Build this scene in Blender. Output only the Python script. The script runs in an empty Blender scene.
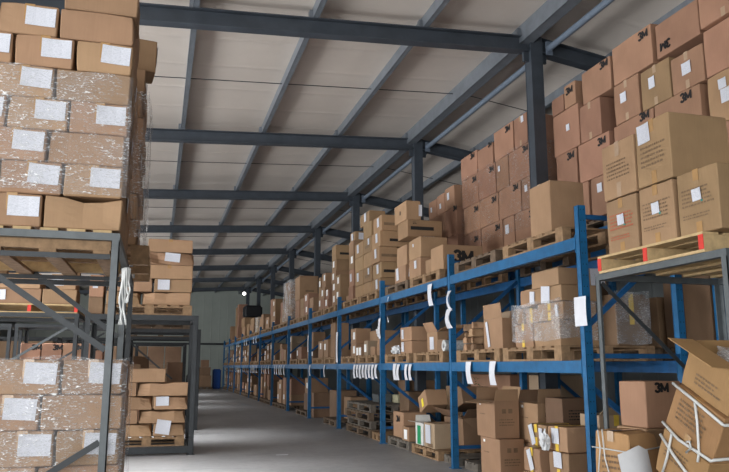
import bpy, bmesh, math, random
from mathutils import Vector, Matrix, noise
R = random.Random(7)
PI = math.pi
scn = bpy.context.scene
col = scn.collection
CAMZ = 1.25

# ------------------------------------------------------------------ materials
MATS = {}
def new_mat(name):
    m = bpy.data.materials.new(name); m.use_nodes = True
    nt = m.node_tree; b = nt.nodes['Principled BSDF']
    MATS[name] = m
    return m, nt, b
def N(nt, t, **kw):
    n = nt.nodes.new(t)
    for k, v in kw.items():
        if k in n.inputs: n.inputs[k].default_value = v
        else: setattr(n, k, v)
    return n
def ramp(nt, stops):
    r = nt.nodes.new('ShaderNodeValToRGB')
    els = r.color_ramp.elements
    while len(els) < len(stops): els.new(0.5)
    for e, (p, c) in zip(els, stops):
        e.position = p; e.color = (*c, 1)
    return r
def coord(nt, kind='Object', scale=(1, 1, 1)):
    t = nt.nodes.new('ShaderNodeTexCoord'); mp = nt.nodes.new('ShaderNodeMapping')
    mp.inputs['Scale'].default_value = scale
    nt.links.new(t.outputs[kind], mp.inputs['Vector'])
    return mp.outputs['Vector']
def simple(name, color, rough=0.7, metal=0.0, spec=0.3, var=0.12, nscale=12, bump=0.0):
    m, nt, b = new_mat(name)
    L = nt.links.new
    v = coord(nt)
    n = N(nt, 'ShaderNodeTexNoise', Scale=nscale, Detail=5.0, Roughness=0.6); L(v, n.inputs['Vector'])
    lo = tuple(max(0, c * (1 - var)) for c in color); hi = tuple(min(1, c * (1 + var)) for c in color)
    r = ramp(nt, [(0.3, lo), (0.7, hi)]); L(n.outputs['Fac'], r.inputs['Fac']); L(r.outputs['Color'], b.inputs['Base Color'])
    b.inputs['Roughness'].default_value = rough; b.inputs['Metallic'].default_value = metal
    b.inputs['Specular IOR Level'].default_value = spec
    if bump:
        bp = N(nt, 'ShaderNodeBump', Strength=bump, Distance=0.01); L(n.outputs['Fac'], bp.inputs['Height']); L(bp.outputs['Normal'], b.inputs['Normal'])
    return m
def kraft(name, c):
    c = tuple(x * 0.72 for x in c)
    m, nt, b = new_mat(name); L = nt.links.new
    oi = nt.nodes.new('ShaderNodeObjectInfo')
    v = coord(nt)
    n = N(nt, 'ShaderNodeTexNoise', Scale=3.0, Detail=4.0); L(v, n.inputs['Vector'])
    w = N(nt, 'ShaderNodeTexNoise', Scale=1.0, Detail=3.0)
    v2 = coord(nt, scale=(90, 90, 6)); L(v2, w.inputs['Vector'])
    r = ramp(nt, [(0.25, tuple(x * 0.86 for x in c)), (0.75, tuple(min(1, x * 1.1) for x in c))])
    L(n.outputs['Fac'], r.inputs['Fac'])
    hsv = nt.nodes.new('ShaderNodeHueSaturation')
    mr = N(nt, 'ShaderNodeMapRange'); mr.inputs['To Min'].default_value = 0.82; mr.inputs['To Max'].default_value = 1.14
    L(oi.outputs['Random'], mr.inputs['Value']); L(mr.outputs['Result'], hsv.inputs['Value'])
    mr2 = N(nt, 'ShaderNodeMapRange'); mr2.inputs['To Min'].default_value = 0.492; mr2.inputs['To Max'].default_value = 0.502
    mul = N(nt, 'ShaderNodeMath', operation='MULTIPLY'); mul.inputs[1].default_value = 7.31
    fr = N(nt, 'ShaderNodeMath', operation='FRACT')
    L(oi.outputs['Random'], mul.inputs[0]); L(mul.outputs[0], fr.inputs[0]); L(fr.outputs[0], mr2.inputs['Value']); L(mr2.outputs['Result'], hsv.inputs['Hue'])
    L(r.outputs['Color'], hsv.inputs['Color'])
    mx = N(nt, 'ShaderNodeMix', data_type='RGBA', blend_type='MULTIPLY'); mx.inputs[0].default_value = 0.10
    r2 = ramp(nt, [(0.35, (0.6, 0.6, 0.6)), (0.65, (1, 1, 1))]); L(w.outputs['Fac'], r2.inputs['Fac'])
    L(hsv.outputs['Color'], mx.inputs[6]); L(r2.outputs['Color'], mx.inputs[7]); L(mx.outputs[2], b.inputs['Base Color'])
    b.inputs['Roughness'].default_value = 0.72; b.inputs['Specular IOR Level'].default_value = 0.25
    bp = N(nt, 'ShaderNodeBump', Strength=0.12, Distance=0.004); L(w.outputs['Fac'], bp.inputs['Height']); L(bp.outputs['Normal'], b.inputs['Normal'])
    return m
TAN = kraft('kraft_tan', (0.49, 0.303, 0.172))
PINK = kraft('kraft_reddish', (0.46, 0.255, 0.158))
GOLD = kraft('kraft_golden', (0.46, 0.292, 0.155))
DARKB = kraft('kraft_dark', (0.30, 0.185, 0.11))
AMBER = kraft('kraft_amber', (0.56, 0.325, 0.145))
PALE = kraft('kraft_pale', (0.52, 0.38, 0.245))
INSIDE = simple('carton_inside', (0.42, 0.28, 0.16), 0.85)
TAPE = simple('brown_tape', (0.40, 0.23, 0.095), 0.22, spec=0.6, var=0.1)
CLEAR = simple('pale_tape', (0.42, 0.29, 0.19), 0.15, spec=0.8, var=0.1)
YTAPE = simple('yellow_tape', (0.75, 0.5, 0.06), 0.3, spec=0.5)
INK = simple('black_ink', (0.018, 0.016, 0.016), 0.6, var=0.05)
FADED = simple('faded_ink', (0.19, 0.12, 0.07), 0.7, var=0.2)
REDINK = simple('red_ink', (0.42, 0.11, 0.06), 0.7)
WHITE = simple('white_print', (0.85, 0.84, 0.82), 0.6, var=0.04)
GREENP = simple('green_print', (0.02, 0.30, 0.12), 0.5)
TEAL = simple('teal_dot', (0.02, 0.25, 0.22), 0.5)
YEL = simple('yellow_print', (0.85, 0.70, 0.05), 0.5)
GREYC = simple('white_carton', (0.66, 0.64, 0.60), 0.7)
BLACKP = simple('black_plastic', (0.012, 0.012, 0.014), 0.5, var=0.2)
BLUEP = simple('blue_plastic', (0.01, 0.06, 0.25), 0.4)
BLUE = simple('rack_blue_paint', (0.007, 0.10, 0.235), 0.42, spec=0.5, var=0.22, nscale=9)
BLUED = simple('rack_blue_worn', (0.008, 0.075, 0.20), 0.5, spec=0.4, var=0.25, nscale=9)
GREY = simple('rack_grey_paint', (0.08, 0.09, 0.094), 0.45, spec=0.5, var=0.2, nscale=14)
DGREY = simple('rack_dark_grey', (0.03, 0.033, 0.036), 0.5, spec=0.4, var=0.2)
STEEL = simple('roof_steel', (0.044, 0.052, 0.064), 0.5, spec=0.4, var=0.18, nscale=4)
PURL = simple('purlin_galvanised', (0.15, 0.165, 0.185), 0.42, metal=0.3, spec=0.5, var=0.15, nscale=6)
PIPE = simple('pipe_paint', (0.14, 0.17, 0.215), 0.35, metal=0.2, spec=0.5, var=0.1)
WOODN = simple('new_pine', (0.50, 0.35, 0.18), 0.7, var=0.16, nscale=20)
WOOD = simple('pallet_wood', (0.25, 0.155, 0.085), 0.8, var=0.3, nscale=16)
WOODD = simple('weathered_pallet_wood', (0.13, 0.09, 0.06), 0.85, var=0.3, nscale=16)
WOODG = simple('grey_pallet_wood', (0.13, 0.11, 0.09), 0.85, var=0.3, nscale=16)
REDP = simple('red_paint', (0.62, 0.05, 0.035), 0.6)
PLASTW = simple('white_plastic', (0.62, 0.62, 0.63), 0.35, spec=0.6, var=0.05)
STRAP = simple('white_strap', (0.60, 0.60, 0.58), 0.35, spec=0.6, var=0.05)
LEAF = simple('leaf_green', (0.05, 0.12, 0.035), 0.6, var=0.4)

def paper_mat():
    m, nt, b = new_mat('printed_paper'); L = nt.links.new
    v = coord(nt, scale=(1, 1, 1))
    n = N(nt, 'ShaderNodeTexNoise', Scale=110.0, Detail=2.0)
    v2 = coord(nt, scale=(1, 1, 3.5)); L(v2, n.inputs['Vector'])
    r = ramp(nt, [(0.36, (0.48, 0.49, 0.53)), (0.52, (0.62, 0.62, 0.67))])
    L(n.outputs['Fac'], r.inputs['Fac']); L(r.outputs['Color'], b.inputs['Base Color'])
    b.inputs['Roughness'].default_value = 0.5
    return m
PAPER = paper_mat()
def film_mat(name, amount, tint=(0.85, 0.85, 0.87), crease=1.0):
    """clear film: faint haze, plus creases where the film stands off and shines"""
    m = bpy.data.materials.new(name); m.use_nodes = True; nt = m.node_tree; L = nt.links.new
    nt.nodes.clear()
    out = nt.nodes.new('ShaderNodeOutputMaterial')
    tr = nt.nodes.new('ShaderNodeBsdfTransparent'); tr.inputs['Color'].default_value = (0.97, 0.97, 0.97, 1)
    p = nt.nodes.new('ShaderNodeBsdfPrincipled'); p.inputs['Base Color'].default_value = (*tint, 1); p.inputs['Roughness'].default_value = 0.3
    gl = nt.nodes.new('ShaderNodeBsdfGlossy'); gl.inputs['Roughness'].default_value = 0.32; gl.inputs['Color'].default_value = (1, 1, 1, 1)
    v = coord(nt, scale=(1.0, 1.0, 3.0)); v1 = coord(nt)
    n1 = N(nt, 'ShaderNodeTexNoise', Scale=34.0, Detail=4.0, Roughness=0.6, Distortion=1.2); L(v, n1.inputs['Vector'])
    n2 = N(nt, 'ShaderNodeTexNoise', Scale=4.0, Detail=3.0, Roughness=0.6); L(v1, n2.inputs['Vector'])
    bp = N(nt, 'ShaderNodeBump', Strength=0.6, Distance=0.02); L(n1.outputs['Fac'], bp.inputs['Height'])
    for s in (p, gl): L(bp.outputs['Normal'], s.inputs['Normal'])
    cr = N(nt, 'ShaderNodeMapRange'); cr.inputs['From Min'].default_value = 0.535; cr.inputs['From Max'].default_value = 0.66; L(n1.outputs['Fac'], cr.inputs['Value'])
    pa = N(nt, 'ShaderNodeMapRange'); pa.inputs['From Min'].default_value = 0.38; pa.inputs['From Max'].default_value = 0.62; pa.inputs['To Min'].default_value = 0.12 * crease; pa.inputs['To Max'].default_value = crease; L(n2.outputs['Fac'], pa.inputs['Value'])
    mu = N(nt, 'ShaderNodeMath', operation='MULTIPLY'); L(cr.outputs['Result'], mu.inputs[0]); L(pa.outputs['Result'], mu.inputs[1])
    mu2 = N(nt, 'ShaderNodeMath', operation='MULTIPLY_ADD'); L(pa.outputs['Result'], mu2.inputs[0]); mu2.inputs[1].default_value = amount; mu2.inputs[2].default_value = amount * .3
    m1 = nt.nodes.new('ShaderNodeMixShader'); L(mu2.outputs[0], m1.inputs[0]); L(tr.outputs[0], m1.inputs[1]); L(p.outputs[0], m1.inputs[2])
    m2 = nt.nodes.new('ShaderNodeMixShader'); L(mu.outputs[0], m2.inputs[0]); L(m1.outputs[0], m2.inputs[1]); L(gl.outputs[0], m2.inputs[2])
    L(m2.outputs[0], out.inputs['Surface'])
    return m
FILM = film_mat('stretch_film', 0.11, crease=1.0)
FILM3 = film_mat('thin_film', 0.015, crease=.6)
FILM2 = film_mat('bag_film', 0.26, crease=1.0)

def floor_mat():
    m, nt, b = new_mat('concrete_floor'); L = nt.links.new
    v = coord(nt)
    n1 = N(nt, 'ShaderNodeTexNoise', Scale=0.45, Detail=8.0, Roughness=0.62); L(v, n1.inputs['Vector'])
    n2 = N(nt, 'ShaderNodeTexNoise', Scale=9.0, Detail=6.0, Roughness=0.7); L(v, n2.inputs['Vector'])
    r1 = ramp(nt, [(0.3, (0.27, 0.26, 0.26)), (0.7, (0.42, 0.41, 0.41))]); L(n1.outputs['Fac'], r1.inputs['Fac'])
    r2 = ramp(nt, [(0.3, (0.72, 0.72, 0.72)), (0.6, (1, 1, 1))]); L(n2.outputs['Fac'], r2.inputs['Fac'])
    mx = N(nt, 'ShaderNodeMix', data_type='RGBA', blend_type='MULTIPLY'); mx.inputs[0].default_value = 0.6
    L(r1.outputs['Color'], mx.inputs[6]); L(r2.outputs['Color'], mx.inputs[7])
    # dark tyre scuffs running across the aisle
    v3 = coord(nt, scale=(0.5, 2.2, 1)); n3 = N(nt, 'ShaderNodeTexNoise', Scale=1.3, Detail=7.0, Roughness=0.7, Distortion=0.8); L(v3, n3.inputs['Vector'])
    r3 = ramp(nt, [(0.30, (0.55, 0.55, 0.55)), (0.45, (1, 1, 1))]); L(n3.outputs['Fac'], r3.inputs['Fac'])
    mx2 = N(nt, 'ShaderNodeMix', data_type='RGBA', blend_type='MULTIPLY'); mx2.inputs[0].default_value = 0.55
    L(mx.outputs[2], mx2.inputs[6]); L(r3.outputs['Color'], mx2.inputs[7]); L(mx2.outputs[2], b.inputs['Base Color'])
    rr = N(nt, 'ShaderNodeMapRange'); rr.inputs['To Min'].default_value = 0.38; rr.inputs['To Max'].default_value = 0.72; L(n1.outputs['Fac'], rr.inputs['Value']); L(rr.outputs['Result'], b.inputs['Roughness'])
    bp = N(nt, 'ShaderNodeBump', Strength=0.15, Distance=0.01); L(n2.outputs['Fac'], bp.inputs['Height']); L(bp.outputs['Normal'], b.inputs['Normal'])
    return m
def sheet_mat(name, c, axis, period, depth=0.35, var=0.1, rough=0.55):
    """profiled sheet: ribs repeat every `period` along axis (0 x, 1 y)"""
    m, nt, b = new_mat(name); L = nt.links.new
    v = coord(nt); s = nt.nodes.new('ShaderNodeSeparateXYZ'); L(v, s.inputs[0])
    mul = N(nt, 'ShaderNodeMath', operation='MULTIPLY'); mul.inputs[1].default_value = 2 * PI / period; L(s.outputs[axis], mul.inputs[0])
    sn = N(nt, 'ShaderNodeMath', operation='SINE'); L(mul.outputs[0], sn.inputs[0])
    pw = N(nt, 'ShaderNodeMapRange'); pw.inputs['From Min'].default_value = 0.9; pw.inputs['From Max'].default_value = 1.0; L(sn.outputs[0], pw.inputs['Value'])
    bp = N(nt, 'ShaderNodeBump', Strength=depth, Distance=0.03); L(pw.outputs['Result'], bp.inputs['Height'])
    n = N(nt, 'ShaderNodeTexNoise', Scale=0.7, Detail=7.0, Roughness=0.65); L(v, n.inputs['Vector'])
    r = ramp(nt, [(0.3, tuple(x * (1 - var) for x in c)), (0.7, tuple(x * (1 + var) for x in c))]); L(n.outputs['Fac'], r.inputs['Fac']); L(r.outputs['Color'], b.inputs['Base Color'])
    b.inputs['Roughness'].default_value = rough
    L(bp.outputs['Normal'], b.inputs['Normal'])
    return m
FLOOR = floor_mat()
CEIL = sheet_mat('ceiling_sheet', (0.50, 0.44, 0.39), 1, 0.95, 0.25, 0.07, 0.5)
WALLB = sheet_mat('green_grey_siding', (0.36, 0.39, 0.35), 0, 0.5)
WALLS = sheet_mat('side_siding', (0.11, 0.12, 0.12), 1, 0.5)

# ------------------------------------------------------------------ helpers
used_labels = {}
def tag(o, label, cat, group=None, kind=None):
    o['label'] = label; o['category'] = cat
    if group: o['group'] = group
    if kind: o['kind'] = kind
    used_labels.setdefault(label.lower(), []).append(o.name)
    return o
def obj(name, me, mats, parent=None, loc=(0, 0, 0), rot=None):
    o = bpy.data.objects.new(name, me); col.objects.link(o)
    if not isinstance(mats, (list, tuple)): mats = [mats]
    if len(me.materials) == 0:
        for m in mats: me.materials.append(m)
    o.location = loc
    if rot: o.rotation_euler = rot
    if parent: o.parent = parent
    return o
def empty(name, loc, rot=None):
    o = bpy.data.objects.new(name, None); col.objects.link(o); o.location = loc
    if rot: o.rotation_euler = rot
    o.empty_display_size = 0.1
    return o
class MB:
    def __init__(s): s.v = []; s.f = []; s.mi = []
    def add(s, vs, fs, mi=0):
        b = len(s.v); s.v += [tuple(x) for x in vs]; s.f += [tuple(b + i for i in f) for f in fs]; s.mi += [mi] * len(fs)
    def box(s, x0, x1, y0, y1, z0, z1, mi=0):
        s.add([(x0, y0, z0), (x1, y0, z0), (x1, y1, z0), (x0, y1, z0), (x0, y0, z1), (x1, y0, z1), (x1, y1, z1), (x0, y1, z1)],
              [(0, 3, 2, 1), (4, 5, 6, 7), (0, 1, 5, 4), (1, 2, 6, 5), (2, 3, 7, 6), (3, 0, 4, 7)], mi)
    def bar(s, a, b, w, h, up=(0, 0, 1), mi=0):
        a = Vector(a); b = Vector(b); d = (b - a).normalized(); u = Vector(up)
        if abs(d.dot(u)) > 0.98: u = Vector((1, 0, 0))
        x = d.cross(u).normalized(); y = x.cross(d).normalized()
        vs = [p + x * sx * w / 2 + y * sy * h / 2 for p in (a, b) for sx, sy in ((-1, -1), (1, -1), (1, 1), (-1, 1))]
        s.add(vs, [(0, 1, 2, 3), (7, 6, 5, 4), (0, 4, 5, 1), (1, 5, 6, 2), (2, 6, 7, 3), (3, 7, 4, 0)], mi)
    def tube(s, pts, r, n=6, mi=0, flat=1.0):
        pts = [Vector(p) for p in pts]; rings = []
        for i, p in enumerate(pts):
            d = (pts[min(i + 1, len(pts) - 1)] - pts[max(i - 1, 0)]).normalized()
            u = Vector((0, 0, 1)) if abs(d.z) < 0.95 else Vector((1, 0, 0))
            x = d.cross(u).normalized(); y = x.cross(d).normalized()
            rings.append([p + x * math.cos(2 * PI * k / n) * r * flat + y * math.sin(2 * PI * k / n) * r for k in range(n)])
        vs = [q for rg in rings for q in rg]
        fs = [(i * n + k, i * n + (k + 1) % n, (i + 1) * n + (k + 1) % n, (i + 1) * n + k) for i in range(len(pts) - 1) for k in range(n)]
        fs += [tuple(range(n))[::-1], tuple((len(pts) - 1) * n + k for k in range(n))]
        s.add(vs, fs, mi)
    def mesh(s, name, smooth=False):
        me = bpy.data.meshes.new(name); me.from_pydata(s.v, [], s.f); me.update()
        for p, m in zip(me.polygons, s.mi): p.material_index = m; p.use_smooth = smooth
        bm = bmesh.new(); bm.from_mesh(me); bmesh.ops.recalc_face_normals(bm, faces=bm.faces); bm.to_mesh(me); bm.free()
        return me
    def build(s, name, mats, parent=None, loc=(0, 0, 0), rot=None, smooth=False):
        return obj(name, s.mesh(name, smooth), mats, parent, loc, rot)

def carton_mesh(lx, ly, h, seed, dent=0.004, crush=None, open_top=False):
    rr = random.Random(seed)
    bm = bmesh.new(); bmesh.ops.create_cube(bm, size=1.0)
    for v in bm.verts: v.co = Vector((v.co.x * lx, v.co.y * ly, (v.co.z + 0.5) * h))
    if open_top:
        top = [f for f in bm.faces if f.normal.z > 0.9]
        bmesh.ops.delete(bm, geom=top, context='FACES_ONLY')
    bmesh.ops.subdivide_edges(bm, edges=list(bm.edges), cuts=3, use_grid_fill=True)
    off = Vector((rr.random() * 50, rr.random() * 50, rr.random() * 50))
    for v in bm.verts:
        c = v.co
        n = noise.noise_vector(c * 4.0 + off) * dent * 1.6
        onx = abs(abs(c.x) - lx / 2) < 1e-5; ony = abs(abs(c.y) - ly / 2) < 1e-5
        onz = c.z < 1e-5 or c.z > h - 1e-5
        if c.z < 1e-5: n.z = 0
        if c.z > h - 1e-5: n.z = -abs(n.z)
        # keep inside the nominal box
        if onx: n.x = -abs(n.x) * (1 if c.x > 0 else -1)
        if ony: n.y = -abs(n.y) * (1 if c.y > 0 else -1)
        k = sum((onx, ony, onz))
        if k == 3: n *= 1.8
        v.co = c + n
    if crush:
        for (px, py, pz, rad, dx, dy, dz) in crush:
            P = Vector((px * lx / 2, py * ly / 2, pz * h))
            for v in bm.verts:
                d = (v.co - P).length / rad
                if d < 1:
                    w = (1 - d) ** 1.2
                    v.co += Vector((dx, dy, dz)) * w
    if open_top:
        geo = bmesh.ops.solidify(bm, geom=list(bm.faces), thickness=0.005)
    sharp = [e for e in bm.edges if len(e.link_faces) == 2 and e.calc_face_angle(0) > 1.0]
    if not open_top:
        bmesh.ops.bevel(bm, geom=sharp, offset=min(0.006, h * 0.05), segments=1, affect='EDGES')
    me = bpy.data.meshes.new('carton'); bm.to_mesh(me); bm.free()
    return me
def frame(face, lx, ly, h):
    V = Vector
    return {'W': (V((-lx/2, ly/2, 0)), V((0, -1, 0)), V((0, 0, 1)), V((-1, 0, 0)), ly, h),
            'S': (V((-lx/2, -ly/2, 0)), V((1, 0, 0)), V((0, 0, 1)), V((0, -1, 0)), lx, h),
            'E': (V((lx/2, -ly/2, 0)), V((0, 1, 0)), V((0, 0, 1)), V((1, 0, 0)), ly, h),
            'N': (V((lx/2, ly/2, 0)), V((-1, 0, 0)), V((0, 0, 1)), V((0, 1, 0)), lx, h),
            'T': (V((-lx/2, -ly/2, h)), V((1, 0, 0)), V((0, 1, 0)), V((0, 0, 1)), lx, ly)}[face]
def patch(mb, fr, cu, cv, w, h, rot=0, off=0.0025, curl=0.0, mi=0, n=3):
    o, U, V, Nn, fw, fh = fr
    ca, sa = math.cos(rot), math.sin(rot); vs = []
    for j in range(n + 1):
        for i in range(n + 1):
            a = (i / n - 0.5) * w; b = (j / n - 0.5) * h
            u = cu + a * ca - b * sa; v = cv + a * sa + b * ca
            e = curl * ((abs(i / n - 0.5) * 2) ** 2 * (0.4 + 0.6 * j / n))
            vs.append(o + U * u + V * v + Nn * (off + e))
    fs = [(j*(n+1)+i, j*(n+1)+i+1, (j+1)*(n+1)+i+1, (j+1)*(n+1)+i) for j in range(n) for i in range(n)]
    mb.add(vs, fs, mi)

_txt = {}
def text_mesh(key):
    """bold block figure three and letter em, one unit of cap height about .7, centred"""
    if key not in _txt:
        mb = MB()
        def stroke(pts, w):
            for (ax, ay), (bx, by) in zip(pts, pts[1:]):
                d = Vector((bx - ax, by - ay)).normalized(); n = Vector((-d.y, d.x)) * w / 2; e = d * w * .18
                mb.add([(ax - e.x + n.x, ay - e.y + n.y, 0), (ax - e.x - n.x, ay - e.y - n.y, 0), (bx + e.x - n.x, by + e.y - n.y, 0), (bx + e.x + n.x, by + e.y + n.y, 0)], [(0, 1, 2, 3)])
        arc = lambda cx, cy, r, r2, a0, a1: [(cx + r * math.cos(math.radians(a0 + (a1 - a0) * k / 8)), cy + r2 * math.sin(math.radians(a0 + (a1 - a0) * k / 8))) for k in range(9)]
        stroke(arc(-.34, .16, .16, .14, 160, -80), .18); stroke(arc(-.34, -.15, .17, .16, 80, -160), .18)
        for x in (.0, .50): stroke([(x, -.30), (x, .30)], .19)
        stroke([(.0, .27), (.25, -.20)], .17); stroke([(.50, .27), (.25, -.20)], .17)
        me = mb.mesh('logo_print'); me.materials.append(INK)
        for v in me.vertices: v.co.x -= .03
        _txt[key] = me
    return _txt[key]
LOGO = '3' + 'M'

# cartons are collected first: the largest ones in view become objects, the tiniest ones one mass
CART = []
def carton(x0, x1, y0, y1, z0, z1, mat=None, label='', group=None, parts=(), rz=0.0, rx=0.0, base=None,
           name='cardboard_carton', dent=0.004, crush=None, open_top=None, keep=False):
    CART.append(dict(b=(x0, x1, y0, y1, z0, z1), mat=mat or TAN, label=label, group=group, parts=list(parts), rz=rz, rx=rx, base=base,
                     name=name, dent=dent, crush=crush, open_top=open_top, keep=keep))
def make_carton(c, seed):
    x0, x1, y0, y1, z0, z1 = c['b']
    g = 0.004 + 0.003 * ((seed * 37) % 10) / 10
    lx, ly, h = x1 - x0 - 2 * g, y1 - y0 - 2 * g, z1 - z0 - 0.001
    me = carton_mesh(lx, ly, h, seed, c['dent'], c['crush'], bool(c['open_top']))
    base = c['base'] or ((x0 + x1) / 2, (y0 + y1) / 2, z0)
    o = obj(c['name'], me, c['mat'], None, base, (c['rx'], 0, c['rz']))
    tag(o, c['label'], 'carton', c['group'])
    rr = random.Random(seed + 5)
    for p in c['parts']:
        k = p[0]
        if k == 'label':      # face, u, v (fractions), w, h, rot
            _, f, u, v, w, hh, rot = p
            fr = frame(f, lx, ly, h); mb = MB(); patch(mb, fr, u * fr[4], v * fr[5], w, hh, rot, 0.004, 0.006)
            mb.build('paper_label', PAPER, o)
        elif k == 'logo':     # face, u, v, size, flip
            _, f, u, v, s, flip = p
            fr = frame(f, lx, ly, h)
            t = bpy.data.objects.new('logo_print', text_mesh(LOGO)); col.objects.link(t); t.parent = o
            P = fr[0] + fr[1] * u * fr[4] + fr[2] * v * fr[5] + fr[3] * 0.003
            sg = -1 if flip else 1
            M = Matrix((fr[1] * sg, fr[2] * sg, fr[3])).transposed().to_4x4()
            t.matrix_local = Matrix.Translation(P) @ M @ Matrix.Diagonal((s * 1.22, s * 1.15, s, 1))
        elif k == 'tape':     # axis, material, drop
            _, ax, mt, drop = p
            mb = MB(); wd = 0.055
            if ax == 'x':
                patch(mb, frame('T', lx, ly, h), lx / 2, ly / 2, lx, wd, 0, 0.0015)
                for f in 'WE':
                    patch(mb, frame(f, lx, ly, h), ly / 2, h - drop / 2, wd, drop, 0, 0.0015)
                m2 = MB(); patch(m2, frame('W', lx, ly, h), ly / 2, drop / 2, wd, drop, 0, 0.0015); m2.build('packing_tape', mt, o)
            else:
                patch(mb, frame('T', lx, ly, h), lx / 2, ly / 2, wd, ly, 0, 0.0015)
                for f in 'SN':
                    patch(mb, frame(f, lx, ly, h), lx / 2, h - drop / 2, wd, drop, 0, 0.0015)
            mb.build('packing_tape', mt, o)
        elif k == 'text':     # face, u, v, w, h, rows, material
            _, f, u, v, w, hh, rows, mt = p
            fr = frame(f, lx, ly, h); mb = MB()
            for r_ in range(rows):
                vv = v * fr[5] + hh / 2 - (r_ + 0.5) * hh / rows; x = -w / 2
                while x < w / 2 * (0.6 + 0.4 * rr.random()):
                    ww = rr.uniform(0.006, 0.03)
                    patch(mb, fr, u * fr[4] + x + ww / 2, vv, ww, hh / rows * 0.42, 0, 0.0022, 0, 0, 1); x += ww + rr.uniform(0.004, 0.012)
            mb.build('printed_lettering', mt, o)
        elif k == 'panel':    # face,u,v,w,h,mat,name
            _, f, u, v, w, hh, mt, nm = p
            fr = frame(f, lx, ly, h); mb = MB(); patch(mb, fr, u * fr[4], v * fr[5], w, hh, 0, 0.002)
            mb.build(nm, mt, o)
        elif k == 'flap':     # face, angle outwards from vertical (radians), length
            _, f, ang, ln = p
            O, U, V, Nn, fw, fh = frame(f, lx, ly, h)
            a = O + V * h + U * 0.004; b = a + U * (fw - 0.008)
            d = V * math.cos(ang) + Nn * math.sin(ang); tn = d.cross(U).normalized() * 0.004
            mb = MB(); q = [a, b, b + d * ln - U * 0.012, a + d * ln + U * 0.012]
            vs = q + [x + tn for x in q]
            mb.add(vs, [(0, 1, 2, 3), (7, 6, 5, 4), (0, 4, 5, 1), (1, 5, 6, 2), (2, 6, 7, 3), (3, 7, 4, 0)])
            mb.build('flap', c['mat'], o)
        elif k == 'strap':    # list of local polylines, one strap each
            mb = MB(); mb.tube(p[1], p[2] if len(p) > 2 else 0.006, 6, 0, 1.0); mb.build('strap', STRAP, o, smooth=True)
    return o

def pallet(x0, x1, y0, y1, z0, h, mat, label, along='y', solid=False, red=False, group='wooden pallets', name='wooden_pallet', boards=7, inner=None):
    """skids run along `along`; deck boards across"""
    cx, cy = (x0 + x1) / 2, (y0 + y1) / 2
    L, W = (y1 - y0, x1 - x0) if along == 'y' else (x1 - x0, y1 - y0)
    e = empty(name, (cx, cy, z0), (0, 0, 0 if along == 'y' else -PI / 2))
    tag(e, label, 'pallet', group)
    t = 0.02; mb = MB(); rr = random.Random(int(cx * 971 + cy * 313 + z0 * 77))
    bw = L / boards * 0.74
    for i in range(boards):
        c = -L / 2 + bw / 2 + (L - bw) * i / (boards - 1); w = bw * rr.uniform(0.9, 1.06)
        if i in (0, boards - 1): w = bw
        a = max(-L / 2, c - w / 2); b = min(L / 2, c + w / 2)
        mb.box(-W / 2, W / 2, a, b, h - t, h - rr.uniform(0, 0.003))
    mb.build('deck', mat, e)
    for s in (-1, 0, 1):
        mb = MB(); bwid = 0.09 if not solid else 0.045; c = s * (W / 2 - bwid / 2)
        if solid:
            mb.box(c - bwid / 2, c + bwid / 2, -L / 2, L / 2, t, h - t - 0.001)
            sk = mb.build('stringer', mat if (s == -1 or inner is None) else inner, e)
            if red:
                for q in (-1, 1):
                    m2 = MB(); m2.box(c - bwid / 2 - .001, c + bwid / 2 + .001, q * L / 2 - 0.0015, q * L / 2 + 0.0015, t, h - t); m2.build('painted_end', REDP, e)
        else:
            mb.box(c - bwid / 2, c + bwid / 2, -L / 2, L / 2, h - 2 * t, h - t - 0.0005)
            for q in (-1, 0, 1):
                cc = q * (L / 2 - 0.065); mb.box(c - bwid / 2, c + bwid / 2, cc - 0.065, cc + 0.065, t, h - 2 * t)
            mb.box(c - bwid / 2, c + bwid / 2, -L / 2, L / 2, 0, t)
            mb.build('skid', mat, e)
    if solid:
        mb = MB()
        for i in range(5):
            c = -L / 2 + 0.05 + (L - 0.1) * i / 4; mb.box(-W / 2, W / 2, c - 0.045, c + 0.045, 0, t - 0.0005)
        mb.build('bottom_deck', inner or mat, e)
    return e

def wrap(x0, x1, y0, y1, z0, z1, label, mat=None, sides='SEWN', group='stretch film around loads', amp=0.012, name='stretch_film', g=0.016):
    """film drawn round the four sides of a load"""
    x0 -= g; x1 += g; y0 -= g; y1 += g; mb = MB(); segs = []
    c = {'S': ((x0, y0), (x1, y0)), 'E': ((x1, y0), (x1, y1)), 'N': ((x1, y1), (x0, y1)), 'W': ((x0, y1), (x0, y0))}
    off = Vector((x0 * 9.1, y0 * 3.7, z0 * 5))
    nrm = {'S': (0, -1), 'E': (1, 0), 'N': (0, 1), 'W': (-1, 0)}
    for s in sides:
        (ax, ay), (bx, by) = c[s]; n = max(6, int(math.hypot(bx - ax, by - ay) / 0.05)); m = max(4, int((z1 - z0) / 0.05)); vs = []
        for j in range(m + 1):
            for i in range(n + 1):
                u = i / n; z = z0 + (z1 - z0) * j / m
                x = ax + (bx - ax) * u; y = ay + (by - ay) * u
                edge = min(1, min(u, 1 - u) * n / 1.5)
                d = (noise.noise(Vector((x * 5, y * 5, z * 9)) + off) * amp + abs(noise.noise(Vector((x * 2, y * 2, z * 22)) + off)) * amp) * edge
                if j in (0, m): z += noise.noise(Vector((x * 4, y * 4, 3)) + off) * 0.03
                vs.append((x + nrm[s][0] * d, y + nrm[s][1] * d, z))
        mb.add(vs, [(j*(n+1)+i, j*(n+1)+i+1, (j+1)*(n+1)+i+1, (j+1)*(n+1)+i) for j in range(m) for i in range(n)])
    o = mb.build(name, mat or FILM, smooth=True)
    tag(o, label, 'plastic wrap', group)
    return o
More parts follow.
